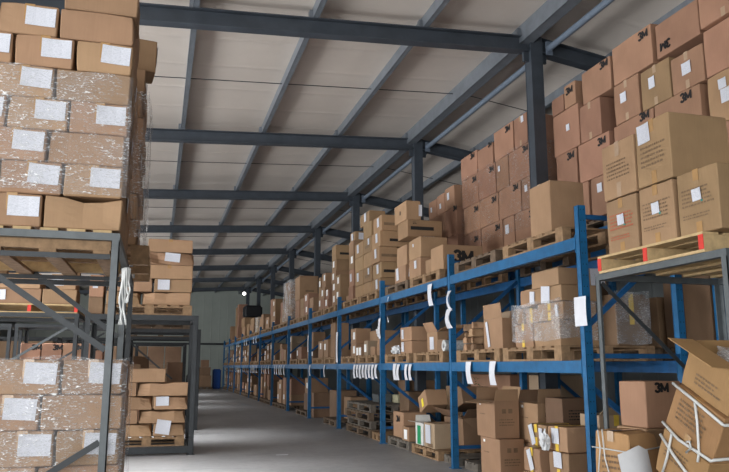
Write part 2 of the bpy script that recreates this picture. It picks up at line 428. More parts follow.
ORD = 'first second third fourth fifth sixth seventh eighth ninth tenth eleventh twelfth thirteenth fourteenth fifteenth sixteenth seventeenth eighteenth nineteenth twentieth'.split()

# ------------------------------------------------------------------ building
def st(o): o['kind'] = 'structure'; return o
XL, XR, YF, YB = -8.0, 8.6, -5.5, 46.0
XC = 4.95
COLY = [-1.1 + 4.86 * k for k in range(10)]
def zbeam(x):   # underside of the roof beams
    return 5.65 - 0.05 * (XC - x) if x <= XC else 5.65 - 0.15 * (x - XC)
BD = 0.22; PH = 0.16
mb = MB(); mb.box(XL - 3, XR + 1, YF - 6, YB + 1, -0.2, 0); st(mb.build('floor', FLOOR))
mb = MB()
def zc(x): return zbeam(x) + BD + PH
mb.add([(XL - .2, YF - .2, zc(XL - .2)), (XC, YF - .2, zc(XC)), (XC, YB + .2, zc(XC)), (XL - .2, YB + .2, zc(XL - .2)),
        (XL - .2, YF - .2, zc(XL - .2) + .1), (XC, YF - .2, zc(XC) + .1), (XC, YB + .2, zc(XC) + .1), (XL - .2, YB + .2, zc(XL - .2) + .1)],
       [(0, 1, 2, 3), (4, 5, 6, 7), (0, 1, 5, 4), (2, 3, 7, 6), (3, 0, 4, 7)])
mb.add([(XC, YF - .2, zc(XC)), (XR + .2, YF - .2, zc(XR + .2)), (XR + .2, YB + .2, zc(XR + .2)), (XC, YB + .2, zc(XC)),
        (XC, YF - .2, zc(XC) + .1), (XR + .2, YF - .2, zc(XR + .2) + .1), (XR + .2, YB + .2, zc(XR + .2) + .1), (XC, YB + .2, zc(XC) + .1)],
       [(0, 1, 2, 3), (4, 5, 6, 7), (0, 1, 5, 4), (2, 3, 7, 6), (1, 2, 6, 5)])
st(mb.build('ceiling', CEIL))
# back wall with a girt
mb = MB(); mb.box(XL, XR, YB, YB + .15, 0, zc(XL) - .02); mb.add([(XL, YB, zc(XL) - .02), (XC, YB, zc(XC)), (XR, YB, zc(XR)), (XR, YB, zc(XL) - .02)], [(0, 1, 2, 3)]); st(mb.build('wall_back', WALLB))
mb = MB(); mb.box(XL, XR, YB - .08, YB, 2.55, 2.67); st(mb.build('trim_back', DGREY))
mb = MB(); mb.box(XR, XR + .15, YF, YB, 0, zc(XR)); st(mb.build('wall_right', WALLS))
# left wall: loading openings in every bay
mb = MB(); ops = []
y = YF
DOORS = [(-3.2, 2.6), (6.2, 9.8), (13.0, 14.6), (16.4, 19.0), (25.0, 28.0), (31.0, 36.0)]
for a, b in DOORS:
    mb.box(XL - .15, XL, y, a, 0, zc(XL)); mb.box(XL - .15, XL, a, b, 3.2, zc(XL)); y = b
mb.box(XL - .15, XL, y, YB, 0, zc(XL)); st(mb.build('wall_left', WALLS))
mb = MB(); mb.box(XL, -4.6, YF - .15, YF, 0, zc(XL)); mb.box(.6, XR, YF - .15, YF, 0, zc(XL)); mb.box(-4.6, .6, YF - .15, YF, 3.7, zc(XL)); mb.add([(XL, YF, zc(XL) - .02), (XC, YF, zc(XC)), (XR, YF, zc(XR)), (XR, YF, zc(XL) - .02)], [(0, 1, 2, 3)]); st(mb.build('wall_front', WALLB))
# steel rims around fill lamps added under the closed roof, out of view
ROOF_FILL = [(-1.5, 1.5, 60), (5.6, 9.9, 290), (13.3, 14.5, 130), (23.2, 24.2, 80), (27.0, 28.4, 130), (32.5, 35.0, 240)]
for k, (a, b, p_) in enumerate(ROOF_FILL):
    mb = MB(); z = zc(-4.2) - .06
    for (x0, x1, y0, y1) in ((-6.2, -6.1, a, b), (-2.3, -2.2, a, b), (-6.1, -2.3, a, a + .06), (-6.1, -2.3, b - .06, b)): mb.box(x0, x1, y0, y1, z - .1, zc(x1) - .001)
    o = st(mb.build('fill_lamp_rim_%d' % (k + 1), PURL))
# columns: H section
for k, y in enumerate(COLY):
    mb = MB(); a = 0.085; ztop = 5.86
    mb.box(XC - a, XC + a, y - a, y + a, 0, ztop)
    for q in (-1, 1): mb.box(XC - a - .006, XC + a + .006, y + q * a - .006, y + q * a + .006, 0, ztop)
    mb.box(XC - .17, XC + .19, y - .02, y + .02, 5.50, 5.64)      # gusset
    st(mb.build('column', STEEL))
    for side, name in ((-1, 'roof_beam'), (1, 'roof_beam')):
        mb = MB(); xs = (XL, XC - .092) if side < 0 else (XC + .092, XR)
        za, zb_ = zbeam(xs[0]), zbeam(xs[1]); d = BD
        for (h0, h1, w) in ((0, .014, .16), (d - .014, d, .16), (0.012, d - .012, .012)):
            mb.add([(xs[0], y - w/2, za + h0), (xs[1], y - w/2, zb_ + h0), (xs[1], y + w/2, zb_ + h0), (xs[0], y + w/2, za + h0),
                    (xs[0], y - w/2, za + h1), (xs[1], y - w/2, zb_ + h1), (xs[1], y + w/2, zb_ + h1), (xs[0], y + w/2, za + h1)],
                   [(0, 3, 2, 1), (4, 5, 6, 7), (0, 1, 5, 4), (1, 2, 6, 5), (2, 3, 7, 6), (3, 0, 4, 7)])
        st(mb.build(name, STEEL))
# purlins
for x in [-7.4, -5.9, -4.35, -2.8, -1.3, 0.22, 1.74, 3.26, 4.74, 6.25, 7.7]:
    z = zbeam(x) + BD; big = abs(x - 4.74) < .01; w = .07 if not big else .16
    mb = MB(); mb.box(x - .005, x + .005, YF, YB, z, z + PH); mb.box(x, x + w, YF, YB, z, z + .01); mb.box(x, x + w, YF, YB, z + PH - .012, z + PH - .002)
    if big: mb.box(x - .01, x + .01, YF, YB, z - .10, z + .02); mb.box(x, x + w, YF, YB, z - .10, z - .09)
    for y in COLY: mb.box(x - .05, x - .005, y - .04, y + .04, z, z + .12)    # cleats
    st(mb.build('purlin', PURL))
# sag rods half way between frames
for k in range(len(COLY) - 1):
    y = (COLY[k] + COLY[k + 1]) / 2; mb = MB()
    mb.tube([(XL, y, zbeam(XL) + BD + .07), (XC, y, zbeam(XC) + BD + .07)], .008, 5); mb.tube([(XC, y, zbeam(XC) + BD + .07), (XR, y, zbeam(XR) + BD + .07)], .008, 5)
    st(mb.build('sag_rod', DGREY))
for k in range(len(COLY) - 1):     # tie pipe beside the columns
    mb = MB(); mb.tube([(XC + .20, COLY[k] + .09, 5.70), (XC + .20, COLY[k + 1] - .09, 5.70)], .048, 12)
    for y in (COLY[k] + .09, COLY[k + 1] - .09): mb.box(XC + .15, XC + .25, y - .012, y + .012, 5.60, 5.80)
    st(mb.build('tie_pipe', PIPE, smooth=False))

# ------------------------------------------------------------------ blue pallet racks
KB = [5.64 + 3.04 * k for k in range(13)]
def blue_rack(xf, xr, ys, levels, top, label, name='pallet_rack', mat=BLUE, inner=BLUED):
    root = empty(name, ((xf + xr) / 2, ys[0], 0)); tag(root, label, 'rack', 'blue pallet racking')
    ox, oy = (xf + xr) / 2, ys[0]
    for k, y in enumerate(ys):
        fr = empty('upright_frame', (0, y - oy, 0)); fr.parent = root
        for s, x in ((0, xf), (1, xr - .075)):
            mb = MB(); x -= ox
            mb.box(x, x + .075, -.035, -.031, 0.0, top); mb.box(x, x + .075, .031, .035, 0.0, top)
            if s == 0: mb.box(x, x + .004, -.035, .035, 0, top)
            else: mb.box(x + .071, x + .075, -.035, .035, 0, top)
            mb.box(x + .003, x + .072, -.030, .030, 0.0, top - .005)
            mb.box(x - .02, x + .10, -.06, .06, 0, .008)
            if k < 4:
                z = .15
                while z < top - .03:
                    for q in (x + .022, x + .053): mb.box(q - .003, q + .003, -.0362, -.034, z - .006, z + .006, 1)
                    z += .1 if k < 2 else .2
            mb.build('post', [mat, BLACKP], fr)
        # bracing
        a, b = xf + .075 - ox, xr - .075 - ox
        for (za, zb_, flat) in ((.25, .25, 1), (1.34, 1.34, 1), (top - .1, top - .1, 1), (1.06, .36, 0), (1.62, min(2.36, top - .3), 0)):
            mb = MB()
            if flat: mb.bar((a, 0, za), (b, 0, zb_), .03, .042)
            else: mb.bar((a, 0, za), (b, 0, zb_), .045, .03, up=(0, 1, 0))
            mb.build('brace', inner, fr)
    for k in range(len(ys) - 1):
        for z in levels:
            for s, x in ((0, xf), (1, xr - .05)):
                mb = MB(); x -= ox; y0, y1 = ys[k] - oy + .036, ys[k + 1] - oy - .036
                mb.box(x, x + .05, y0, y1, z - .055, z + .055)
                for yy in (y0 + .001, y1 - .007): mb.box(x - .004, x + .054, yy, yy + .006, z - .09, z + .075)
                mb.build('beam', mat if s == 0 else inner, root)
    return root
blue_rack(3.60, 4.66, KB, (1.245, 2.35), 2.69, 'long blue pallet rack lining the aisle, loaded on two shelves')
YR = [2.68 + 3.04 * k for k in range(7)]
blue_rack(5.12, 6.15, YR, (1.245, 2.86), 3.05, 'second blue pallet rack behind the dark columns, carrying reddish cartons')
ZT = 2.405; Z1 = 1.30; PHT = 0.144

# ------------------------------------------------------------------ grey steel frames
def grey_rack(x0, x1, y0, y1, h, label, mat=GREY, w=.042, low=True, braces=(), name='steel_pallet_frame'):
    cx, cy = (x0 + x1) / 2, (y0 + y1) / 2
    root = empty(name, (cx, cy, 0)); tag(root, label, 'rack', 'grey steel pallet frames')
    hx, hy = (x1 - x0) / 2, (y1 - y0) / 2
    for sx in (-1, 1):
        for sy in (-1, 1):
            mb = MB(); px, py = sx * (hx - w / 2), sy * (hy - w / 2); t = .006
            # angle section
            mb.box(px - w / 2, px + w / 2, py + sy * (w / 2 - t), py + sy * w / 2, 0, h - w) if sy > 0 else mb.box(px - w / 2, px + w / 2, py - w / 2, py - w / 2 + t, 0, h - w)
            mb.box(px + w / 2 - t, px + w / 2, py - w / 2, py + w / 2, 0, h - w) if sx > 0 else mb.box(px - w / 2, px - w / 2 + t, py - w / 2, py + w / 2, 0, h - w)
            mb.box(px - w / 2 - .02, px + w / 2 + .02, py - w / 2 - .02, py + w / 2 + .02, 0, .006)
            mb.build('post', mat, root)
    for sy in (-1, 1):
        mb = MB(); mb.box(-hx, hx, sy * hy - (w if sy > 0 else 0), sy * hy + (0 if sy > 0 else w), h - w, h); mb.build('top_beam', mat, root)
        if low:
            mb = MB(); mb.box(-hx + w, hx - w, sy * hy - (w if sy > 0 else 0), sy * hy + (0 if sy > 0 else w), .03, .12); mb.build('lower_beam', mat, root)
    for sx in (-1, 1):
        mb = MB(); mb.box(sx * hx - (w if sx > 0 else 0), sx * hx + (0 if sx > 0 else w), -hy + w, hy - w, h - w, h); mb.build('top_beam', mat, root)
        if low:
            mb = MB(); mb.box(sx * hx - (w if sx > 0 else 0), sx * hx + (0 if sx > 0 else w), -hy + w, hy - w, .03, .12); mb.build('lower_beam', mat, root)
    for (a, b, m_) in braces:
        mb = MB(); a = Vector(a) - Vector((cx, cy, 0)); b = Vector(b) - Vector((cx, cy, 0)); mb.bar(a, b, .034, .008, up=(0, 1, 0) if abs(a.y - b.y) < .3 else (1, 0, 0)); mb.build('brace', m_, root)
    return root

# ================================================================== LEFT, NEAREST LOAD
LFZ = 2.00
r1 = grey_rack(-1.62, -0.24, 4.29, 5.52, LFZ, 'grey steel frame carrying the tall film-wrapped carton load', low=False,
    braces=[((-1.0, 4.325, 1.83), (-.285, 4.325, 1.34), DGREY), ((-1.0, 5.485, 2.0), (-.285, 5.485, 1.46), DGREY), ((-.285, 4.325, .84), (-.9, 4.325, .45), DGREY)])
# ledges inside the frame that carry the pallet
for y in (4.345, 5.455):
    mb = MB(); mb.box(-.69 + .05, .69 - .05, y - 4.905 - .01, y - 4.905 + .01, 1.855, 1.883); mb.build('ledge', DGREY, r1)
pallet(-1.53, -.29, 4.34, 5.46, 1.885, .14, WOODN, 'pale new pine pallet under the tall film-wrapped load', 'x', solid=True, name='wooden_pallet', boards=9, inner=WOOD)
def brick_load(name, xr, yf, yb, zb, pitch, rows, first, mat, width=1.28, long=.43, short=.335, lab_e=True, adj='tan'):
    """alternating courses as stacked on the pallet: front cartons plus those down the aisle side"""
    for r in range(rows):
        t = (r + first) % 2; z = zb + pitch * r; jx = R.uniform(-.008, .008); rn = ORD[r] + ' course up'
        bl, wd = (long, short)
        xs = [xr + jx]; xs.append(xs[0] - (bl if t else wd))
        while xs[-1] > xr - width + .2: xs.append(xs[-1] - wd)
        dy = short if t else long
        for i in range(len(xs) - 1):
            x1, x0 = xs[i], xs[i + 1]; w = x1 - x0
            parts = [('tape', 'y', TAPE, .05 if (r + i) % 2 else .12)]
            if not (t and i == 0):
                parts.append(('label', 'S', 1 - .10 / w, .60, .165, .115, R.uniform(-.06, .03)))
                parts[0] = ('tape', 'y', TAPE, .1)
            else: parts = []
            lb = 'with white label' if parts else 'without label'
            dn = 'front corner' if i == 0 else ORD[i] + ' in from the corner'
            carton(x0, x1, yf + R.uniform(-.004, .006), yf + dy, z, z + pitch, mat, f'{adj} carton {lb}, {dn}, {rn}, {name}', name, parts,
                   dent=.006, crush=[(0.2, -1, 1, .22, 0, .03, -.03)] if (r == 0 and i == 0) else None)
        n2 = 2; yy = yf + dy; step = (yb - yy) / n2
        for j in range(n2):
            pr = [('label', 'E', R.uniform(.3, .6), .5, .12, .10, R.uniform(-.3, .3))] if (j == 0 and r % 2) else []
            carton(xr - (short if t else long) + jx, xr + jx + R.uniform(-.006, .006), yy + j * step, yy + (j + 1) * step, z, z + pitch, mat,
                   f'{adj} carton, {ORD[j]} behind the front corner, {rn}, {name}', name, pr)
brick_load('upper film-wrapped load', -.235, 4.355, 5.44, 2.028, .1925, 7, 1, TAN)
carton(-.655, -.215, 4.355, 4.70, 2.028 + 7 * .1925, 2.028 + 8 * .1925, TAN, 'topmost tan carton of the upper film-wrapped load', 'upper film-wrapped load', dent=.006)
carton(-.60, -.23, 4.72, 5.2, 2.028 + 7 * .1925, 2.028 + 8 * .1925, TAN, 'top course tan carton set back, upper film-wrapped load', 'upper film-wrapped load')
wrap(-1.5, -.235, 4.355, 5.44, 2.24, 2.985, 'glossy clear film wound around the middle of the upper load', sides='SE', g=.012)
pallet(-1.45, -.2, 4.37, 5.40, 0.0, .14, WOOD, 'pallet on the floor beneath the lower film-wrapped load', 'x', solid=True)
brick_load('lower film-wrapped load', -.175, 4.37, 5.40, .14, .1915, 6, 1, TAN)
wrap(-1.45, -.175, 4.37, 5.40, .16, 1.30, 'shiny clear film wound around the lower load by the floor', sides='SE', g=.014)
# white cord hanging from the frame
mb = MB(); rr = random.Random(3)
for q in range(6):
    x = -.215 + .008 * q; pts = []
    for i in range(14):
        t = i / 13; pts.append((x + .012 * math.sin(9 * t + q * 1.7) * t, 4.30 - .022 + .01 * math.cos(7 * t + q), 1.80 - (.32 if q < 4 else .2) * t + rr.uniform(-.004, .004)))
    mb.tube(pts, .0055, 5)
o = mb.build('rope_bundle', STRAP, smooth=True); tag(o, 'bundle of white rope hanging off the grey frame post', 'rope')
# ------------------------------------------------------------------ second load behind it
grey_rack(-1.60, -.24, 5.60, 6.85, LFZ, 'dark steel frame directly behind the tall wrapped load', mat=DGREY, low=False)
pallet(-1.4, -.10, 5.58, 6.78, LFZ, .144, WOOD, 'pallet on the dark frame behind the tall wrapped load', 'x')
nm = 'second tall load behind the wrapped one'
for r in range(7):
    z = 2.144 + .2 * r; xr = (-.19, -.20, -.18, -.20, -.18, -.21, -.19, -.20)[r]
    for j in range(2):
        y0 = 5.58 + j * .56
        pr = [('label', 'E', .4, .5, .14, .12, .2)] if (r + j) % 3 == 0 else []
        carton(xr - .42, xr, y0, y0 + .555, z, z + .2, TAN, f'tan carton, {"near" if j == 0 else "far"} pile, {ORD[r]} course up, {nm}', nm, pr, dent=.008)
carton(-.44, -.13, 5.62, 5.9, 2.144 + 7 * .2 + .001, 2.144 + 8 * .2 + .07, GOLD, 'golden carton jutting out atop the second tall load', nm, [('label', 'E', .4, .6, .12, .16, .1)], rz=.12)
wrap(-.60, -.175, 5.58, 6.69, 2.2, 3.35, 'wrinkled film around the second tall load, aisle side', sides='SE', amp=.025, g=.02)

# ================================================================== LEFT, SECOND FRAMES (Y 11)
YA = 11.0
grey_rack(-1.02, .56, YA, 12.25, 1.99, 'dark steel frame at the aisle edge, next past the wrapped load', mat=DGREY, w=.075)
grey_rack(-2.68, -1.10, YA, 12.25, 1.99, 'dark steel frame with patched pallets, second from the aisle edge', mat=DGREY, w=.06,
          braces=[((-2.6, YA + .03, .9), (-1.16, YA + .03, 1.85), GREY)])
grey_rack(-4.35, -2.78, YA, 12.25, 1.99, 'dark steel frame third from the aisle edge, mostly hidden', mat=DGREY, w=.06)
pallet(-.76, .46, YA + .02, 12.15, 1.99, .15, WOOD, 'brown pallet under five crushed cartons on the aisle-edge frame', 'x')
nm = 'crushed carton stack on aisle-edge frame'
crF = [(-.9, -1, 1, .16, .05, .05, -.03), (.95, -1, .5, .12, -.02, .02, 0)]
def cr(s): return [(s * .9, -1, .9, .16, -.05 * s, .05, -.03), (0, -1, 1, .2, 0, .01, -.015)]
carton(-.27, .44, YA + .05, YA + .55, 2.14, 2.335, TAN, 'long tan carton at the bottom of the crushed carton stack', nm, [], crush=cr(-1), dent=.01)
carton(-.76, -.28, YA + .05, YA + .55, 2.14, 2.335, GOLD, 'golden carton beside the bottom of the crushed carton stack', nm, [], crush=cr(1), dent=.01)
carton(-.105, .455, YA + .05, YA + .55, 2.336, 2.53, TAN, 'tan carton with square white label, second in the crushed stack', nm, [('label', 'S', .25, .55, .17, .15, 0)], dent=.008)
carton(-.74, -.115, YA + .05, YA + .55, 2.336, 2.53, TAN, 'long plain carton level with the second crushed one', nm, [], dent=.008)
carton(-.24, .455, YA + .05, YA + .55, 2.532, 2.74, TAN, 'long tan carton in the middle of the crushed stack', nm, [('tape', 'y', TAPE, .05)], dent=.006)
carton(-.25, .47, YA + .04, YA + .55, 2.742, 2.93, TAN, 'caved-in carton with folded white label near stack top', nm, [('label', 'S', .55, .6, .22, .13, -.08)], crush=[(-.35, -1, .6, .13, 0, .12, -.02)] + cr(1), dent=.01)
carton(-.22, .44, YA + .05, YA + .55, 2.932, 3.13, TAN, 'topmost carton of the crushed stack, plain tan', nm, [('tape', 'y', TAPE, .04)], dent=.005)
carton(-1.0, -.79, YA + .06, YA + .5, 1.995, 2.24, DARKB, 'small dark carton at the frame corner under a film', nm)
carton(-1.0, -.79, YA + .06, YA + .5, 2.24, 2.56, PINK, 'reddish carton with pale tag wedged beside golden cartons', nm, [('label', 'S', .4, .5, .07, .07, 0)])
nm = 'flat carton load on a red-ended pallet'
pallet(-2.4, -1.13, YA + .02, 12.15, 1.99, .13, WOODN, 'pale pallet with red painted ends beneath flat cartons', 'y', solid=True, red=True)
# red paint marks are on the face seen from the aisle too
for i, (a, b) in enumerate(((-2.36, -1.62), (-1.615, -1.15))):
    for j in range(2):
        carton(a + (.1 if j else 0), b + (-.02 if j else 0), YA + .04, YA + .55, 2.12 + .215 * j, 2.12 + .215 * (j + 1), TAN,
               f'flat tan carton, {"upper" if j else "lower"} {"far" if i == 0 else "near"} one, red-ended pallet', nm,
               [('label', 'S', .25, .55, .17, .14, .03)] if (i == 1 and j == 1) or (i == 0 and j == 0) else [('tape', 'y', TAPE, .06)], dent=.006)
for i, (a, b) in enumerate(((-3.35, -2.78), (-2.77, -2.42))):
    carton(a, b, YA + .06, YA + .5, 1.992, 2.3, TAN, f'tan carton {"against" if i else "beyond"} the red-ended pallet', nm)
# lower load of the aisle edge frame
pallet(-.62, .43, YA + .1, 12.1, .12, .14, WOOD, 'pallet low in the aisle-edge frame under sagging cartons', 'x')
nm = 'sagging cartons low in aisle-edge frame'
zz = .26
for (a, b, z0, z1, lb, pr, cu) in [
    (-.40, -.02, .26, .44, 'bottom course, behind the wrapped load', [], cr(1)), (-.015, .45, .26, .44, 'bottom course with torn white label', [('label', 'S', .3, .7, .2, .2, -.15)], cr(1)),
    (-.40, -.235, .442, .63, 'second course, narrow end with label', [('label', 'S', .5, .4, .1, .13, 0)], None), (-.225, .44, .442, .63, 'second course, long and buckled', [], cr(-1) + cr(1)),
    (-.41, -.03, .632, .825, 'third course, plain', [], cr(1)), (-.02, .47, .632, .825, 'third course with white label', [('label', 'S', .24, .62, .18, .13, .02)], cr(1)),
    (-.41, -.27, .827, 1.02, 'fourth course, narrow end', [], None), (-.265, .46, .827, 1.02, 'fourth course, long and buckled', [], cr(-1)),
    (-.38, .14, 1.022, 1.22, 'top course, nearest the aisle', [], None)]:
    carton(a, b, YA + .12, YA + .58, z0, z1, TAN, f'sagging tan carton, {lb}, aisle-edge frame', nm, pr, crush=cu, dent=.009)
# ------------------------------------------------------------------ further frames on the left
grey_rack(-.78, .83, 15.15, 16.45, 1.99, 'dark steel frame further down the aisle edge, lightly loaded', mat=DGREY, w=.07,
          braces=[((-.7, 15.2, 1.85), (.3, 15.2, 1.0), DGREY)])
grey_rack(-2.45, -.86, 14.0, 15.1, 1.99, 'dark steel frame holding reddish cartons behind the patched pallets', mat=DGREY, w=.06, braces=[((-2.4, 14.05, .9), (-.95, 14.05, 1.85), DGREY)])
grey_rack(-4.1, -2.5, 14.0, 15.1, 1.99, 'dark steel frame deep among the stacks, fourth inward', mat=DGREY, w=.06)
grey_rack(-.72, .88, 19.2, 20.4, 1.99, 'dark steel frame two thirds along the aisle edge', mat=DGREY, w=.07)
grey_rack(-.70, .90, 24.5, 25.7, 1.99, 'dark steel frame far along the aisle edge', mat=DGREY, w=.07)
nm = 'reddish cartons deep between the frames'
pallet(-2.38, -.95, 14.1, 15.0, 1.0, .14, WOODD, 'dark pallet holding reddish cartons deep between the frames', 'x')
r2 = [o for o in bpy.data.objects if o.name.startswith('steel_pallet_frame') and abs(o.location.x + 1.655) < .01 and abs(o.location.y - 14.55) < .01][0]
for y in (14.12, 14.98):
    mb = MB(); mb.box(-.78, .78, y - 14.55 - .02, y - 14.55 + .02, .95, 1.0); mb.build('shelf_beam', DGREY, r2)
for i in range(4):
    x0 = -2.36 + .35 * i
    carton(x0, x0 + .345, 14.15, 14.6, 1.142, 1.66, PINK, f'reddish carton, {ORD[i]} from the outer wall, deep between the frames', nm, [('logo', 'S', .8, .86, .12, 0)])
carton(-.62, -.2, 15.3, 15.8, .01, .55, PINK, 'reddish carton on the floor inside the far dark frame', nm)
carton(-.19, .25, 15.3, 15.8, .01, .8, TAN, 'tall tan carton on the floor inside the far dark frame', nm)
pallet(-.68, .78, 19.25, 20.35, 1.991, .14, WOODD, 'dark pallet on the frame two thirds along the aisle edge', 'x')
for i in range(3):
    for r_ in range(2):
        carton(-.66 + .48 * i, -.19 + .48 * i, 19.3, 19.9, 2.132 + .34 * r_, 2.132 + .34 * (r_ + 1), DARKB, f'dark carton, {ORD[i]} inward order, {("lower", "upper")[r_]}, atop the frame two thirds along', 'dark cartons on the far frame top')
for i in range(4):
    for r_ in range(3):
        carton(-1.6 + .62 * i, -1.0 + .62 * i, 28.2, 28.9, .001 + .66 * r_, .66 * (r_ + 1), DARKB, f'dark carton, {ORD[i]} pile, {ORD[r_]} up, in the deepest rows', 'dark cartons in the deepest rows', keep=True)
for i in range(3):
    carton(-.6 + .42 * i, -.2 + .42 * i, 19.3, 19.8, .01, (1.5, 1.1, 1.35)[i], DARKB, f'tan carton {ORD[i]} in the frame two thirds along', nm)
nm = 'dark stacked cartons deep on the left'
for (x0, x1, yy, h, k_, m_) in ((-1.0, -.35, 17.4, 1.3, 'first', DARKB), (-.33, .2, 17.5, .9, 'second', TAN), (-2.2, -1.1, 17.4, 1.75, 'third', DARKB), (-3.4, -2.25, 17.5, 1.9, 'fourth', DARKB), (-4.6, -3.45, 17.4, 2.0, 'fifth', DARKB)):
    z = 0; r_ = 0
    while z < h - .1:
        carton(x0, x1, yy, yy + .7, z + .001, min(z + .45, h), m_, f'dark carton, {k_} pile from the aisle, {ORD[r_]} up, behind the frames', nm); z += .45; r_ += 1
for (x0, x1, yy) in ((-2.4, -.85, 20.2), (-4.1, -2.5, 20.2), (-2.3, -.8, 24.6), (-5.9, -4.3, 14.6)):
    grey_rack(x0, x1, yy, yy + 1.2, 1.99, f'dark steel frame in the deep rows, {"nearer" if yy < 22 else "farther"} row, {"outer" if x0 < -3 else "inner"} side' + (' beyond patched pallets' if yy < 15 else ''), mat=DGREY, w=.07)
pallet(-.6, .6, 15.25, 16.35, 1.99, .14, WOODD, 'empty dark pallet on top of the far dark frame', 'x')

# ================================================================== RIGHT, NEAR GREY FRAME
grey_rack(3.48, 4.72, 3.76, 5.22, 2.0, 'grey steel frame at the blue rack end carrying printed cartons', w=.05, low=False,
    braces=[((3.52, 5.19, 1.93), (4.45, 5.19, 1.08), DGREY)])
pallet(3.46, 4.66, 3.93, 5.14, 2.0, .14, WOODN, 'pale pine pallet with red ends under the printed cartons', 'x', solid=True, red=True, inner=WOODN)
# red ends of the pallet as seen on the aisle side
nm = 'printed cartons on the grey frame'
def rp(mt=FADED, lab=True, teal=True):
    p = [('tape', 'x', TAPE, .08), ('text', 'W', .5, .58, .30, .14, 5, mt), ('text', 'W', .45, .28, .26, .04, 2, mt)]
    if lab: p.append(('label', 'W', .5, .60, .085, .085, .04))
    if teal: p.append(('panel', 'W', .60, .50, .02, .02, TEAL, 'round_sticker'))
    return p
carton(3.50, 3.90, 4.655, 5.06, 2.141, 2.58, TAN, 'printed carton with red lettering, lowest at the blue rack end', nm, rp(REDINK))
carton(3.50, 3.90, 4.235, 4.63, 2.141, 2.585, TAN, 'printed carton with small white sticker, middle of lower course', nm, rp())
carton(3.50, 4.02, 3.80, 4.205, 2.141, 2.59, GOLD, 'printed carton with olive side, nearest in the lower course', nm, rp())
carton(3.50, 3.92, 4.64, 5.07, 2.59, 3.05, TAN, 'printed carton without sticker, upper course at rack end', nm, [('tape', 'x', CLEAR, .12), ('text', 'W', .5, .5, .30, .16, 5, FADED)])
carton(3.50, 4.04, 4.225, 4.625, 2.595, 3.095, GOLD, 'large golden carton with square white label, upper course', nm, [('tape', 'x', TAPE, .10), ('label', 'W', .28, .82, .14, .15, .03), ('text', 'W', .5, .45, .28, .18, 5, FADED)])
carton(4.06, 4.6, 4.0, 4.9, 2.141, 2.60, TAN, 'tan carton set back on the grey frame pallet', nm)
carton(4.1, 4.55, 3.98, 4.5, 2.60, 2.86, DARKB, 'darker carton set back on top of the grey frame load', nm, [('label', 'S', .6, .5, .1, .1, 0)])
# stack inside the frame
nm = 'cartons inside the grey frame'
carton(3.56, 3.90, 4.78, 5.12, .79, 1.14, PINK, 'pinkish carton with black logo at head of inside stack', nm, [('logo', 'S', .46, .86, .09, 0)])
carton(3.53, 3.95, 4.76, 5.14, .40, .79, TAN, 'tan carton second from the floor inside the grey frame', nm)
carton(3.53, 3.95, 4.76, 5.14, 0, .40, TAN, 'tan carton on the floor inside the grey frame', nm)
carton(3.96, 4.3, 4.76, 5.10, .0, .62, PINK, 'reddish carton on floor beside the inside stack', nm)
carton(3.96, 4.3, 4.78, 5.10, .62, 1.12, PINK, 'reddish carton behind the pinkish one with black logo', nm)
# strapped cartons
nm = 'cartons tied with white strap'
carton(0, .33, 0, .34, 0, .42, TAN, 'floor level carton beneath the strapped one by the post', nm, rz=.24, base=(3.19, 4.53, 0))
carton(0, .31, 0, .32, 0, .39, AMBER, 'upright strapped carton with white sheet beside blue post', nm,
    [('strap', [(-.162, .16, .27), (-.162, -.165, .26), (.158, -.167, .28), (.16, .165, .27)], .005),
     ('strap', [(-.162, .10, .39), (-.168, .08, .27), (-.163, .13, .0)], .005), ('strap', [(-.162, .06, .395), (-.170, .04, .2), (-.163, -.02, .0)], .005),
     ('text', 'W', .55, .42, .2, .15, 4, FADED), ('tape', 'x', CLEAR, .07)],
    rz=.24, base=(3.19, 4.53, .42), dent=.012, crush=[(.9, -.9, 1, .1, -.01, .01, -.02)])
TH = math.radians(27); s_, c_ = math.sin(TH), math.cos(TH)
B1 = Vector((3.275, 3.78, .79))
def kb(d, dx=0): return (B1.x + dx, B1.y - s_ * d, B1.z + c_ * d)
def ks(ly, h, lx):
    a, b = -lx / 2 - .006, -ly / 2 - .006
    return a, b
a, b = ks(.44, .30, .40)
carton(0, .40, 0, .44, 0, .30, AMBER, 'tilted strapped carton in the middle of the leaning stack', nm,
    [('strap', [(a, .22, .29), (a - .004, 0, .285), (a, -.22, .27), (a + .01, b, .265), (.2, b, .26)], .0095),
     ('strap', [(a, .22, .02), (a - .006, .05, .0), (a, -.22, .03), (a + .01, b, .04), (.2, b, .06)], .0095),
     ('strap', [(a, .02, .29), (a - .004, -.05, .18), (a, -.12, .02), (a - .01, -.14, -.03)], .008),
     ('strap', [(a - .01, -.02, .03), (a - .016, -.05, .05), (a - .016, -.07, .02), (a - .01, -.04, -.03)], .008),
     ('text', 'W', .45, .55, .24, .15, 5, FADED), ('tape', 'x', TAPE, .06)], rx=TH, base=kb(0), dent=.008)
carton(0, .40, 0, .42, 0, .29, AMBER, 'open strapped carton on top of the leaning stack', nm,
    [('flap', 'W', 1.5, .19), ('flap', 'S', 2.6, .12), ('text', 'W', .5, .3, .2, .08, 3, FADED)], rx=TH, base=kb(.302, .03), dent=.008, open_top=True)
carton(0, .40, 0, .42, 0, .30, AMBER, 'lowest tilted carton of the leaning stack, crossed by straps', nm,
    [('strap', [(-.206, .21, .24), (-.212, .05, .19), (-.206, -.21, .12), (-.19, -.216, .12), (.19, -.216, .12)], .0095),
     ('strap', [(-.206, .12, .30), (-.212, .10, .15), (-.206, .11, .0)], .008),
     ('text', 'W', .4, .6, .22, .1, 4, FADED)], rx=TH, base=kb(-.303, .0), dent=.01)
carton(3.05, 3.44, 3.60, 3.74, 0, .355, TAN, 'carton standing on the floor under the leaning stack', nm)
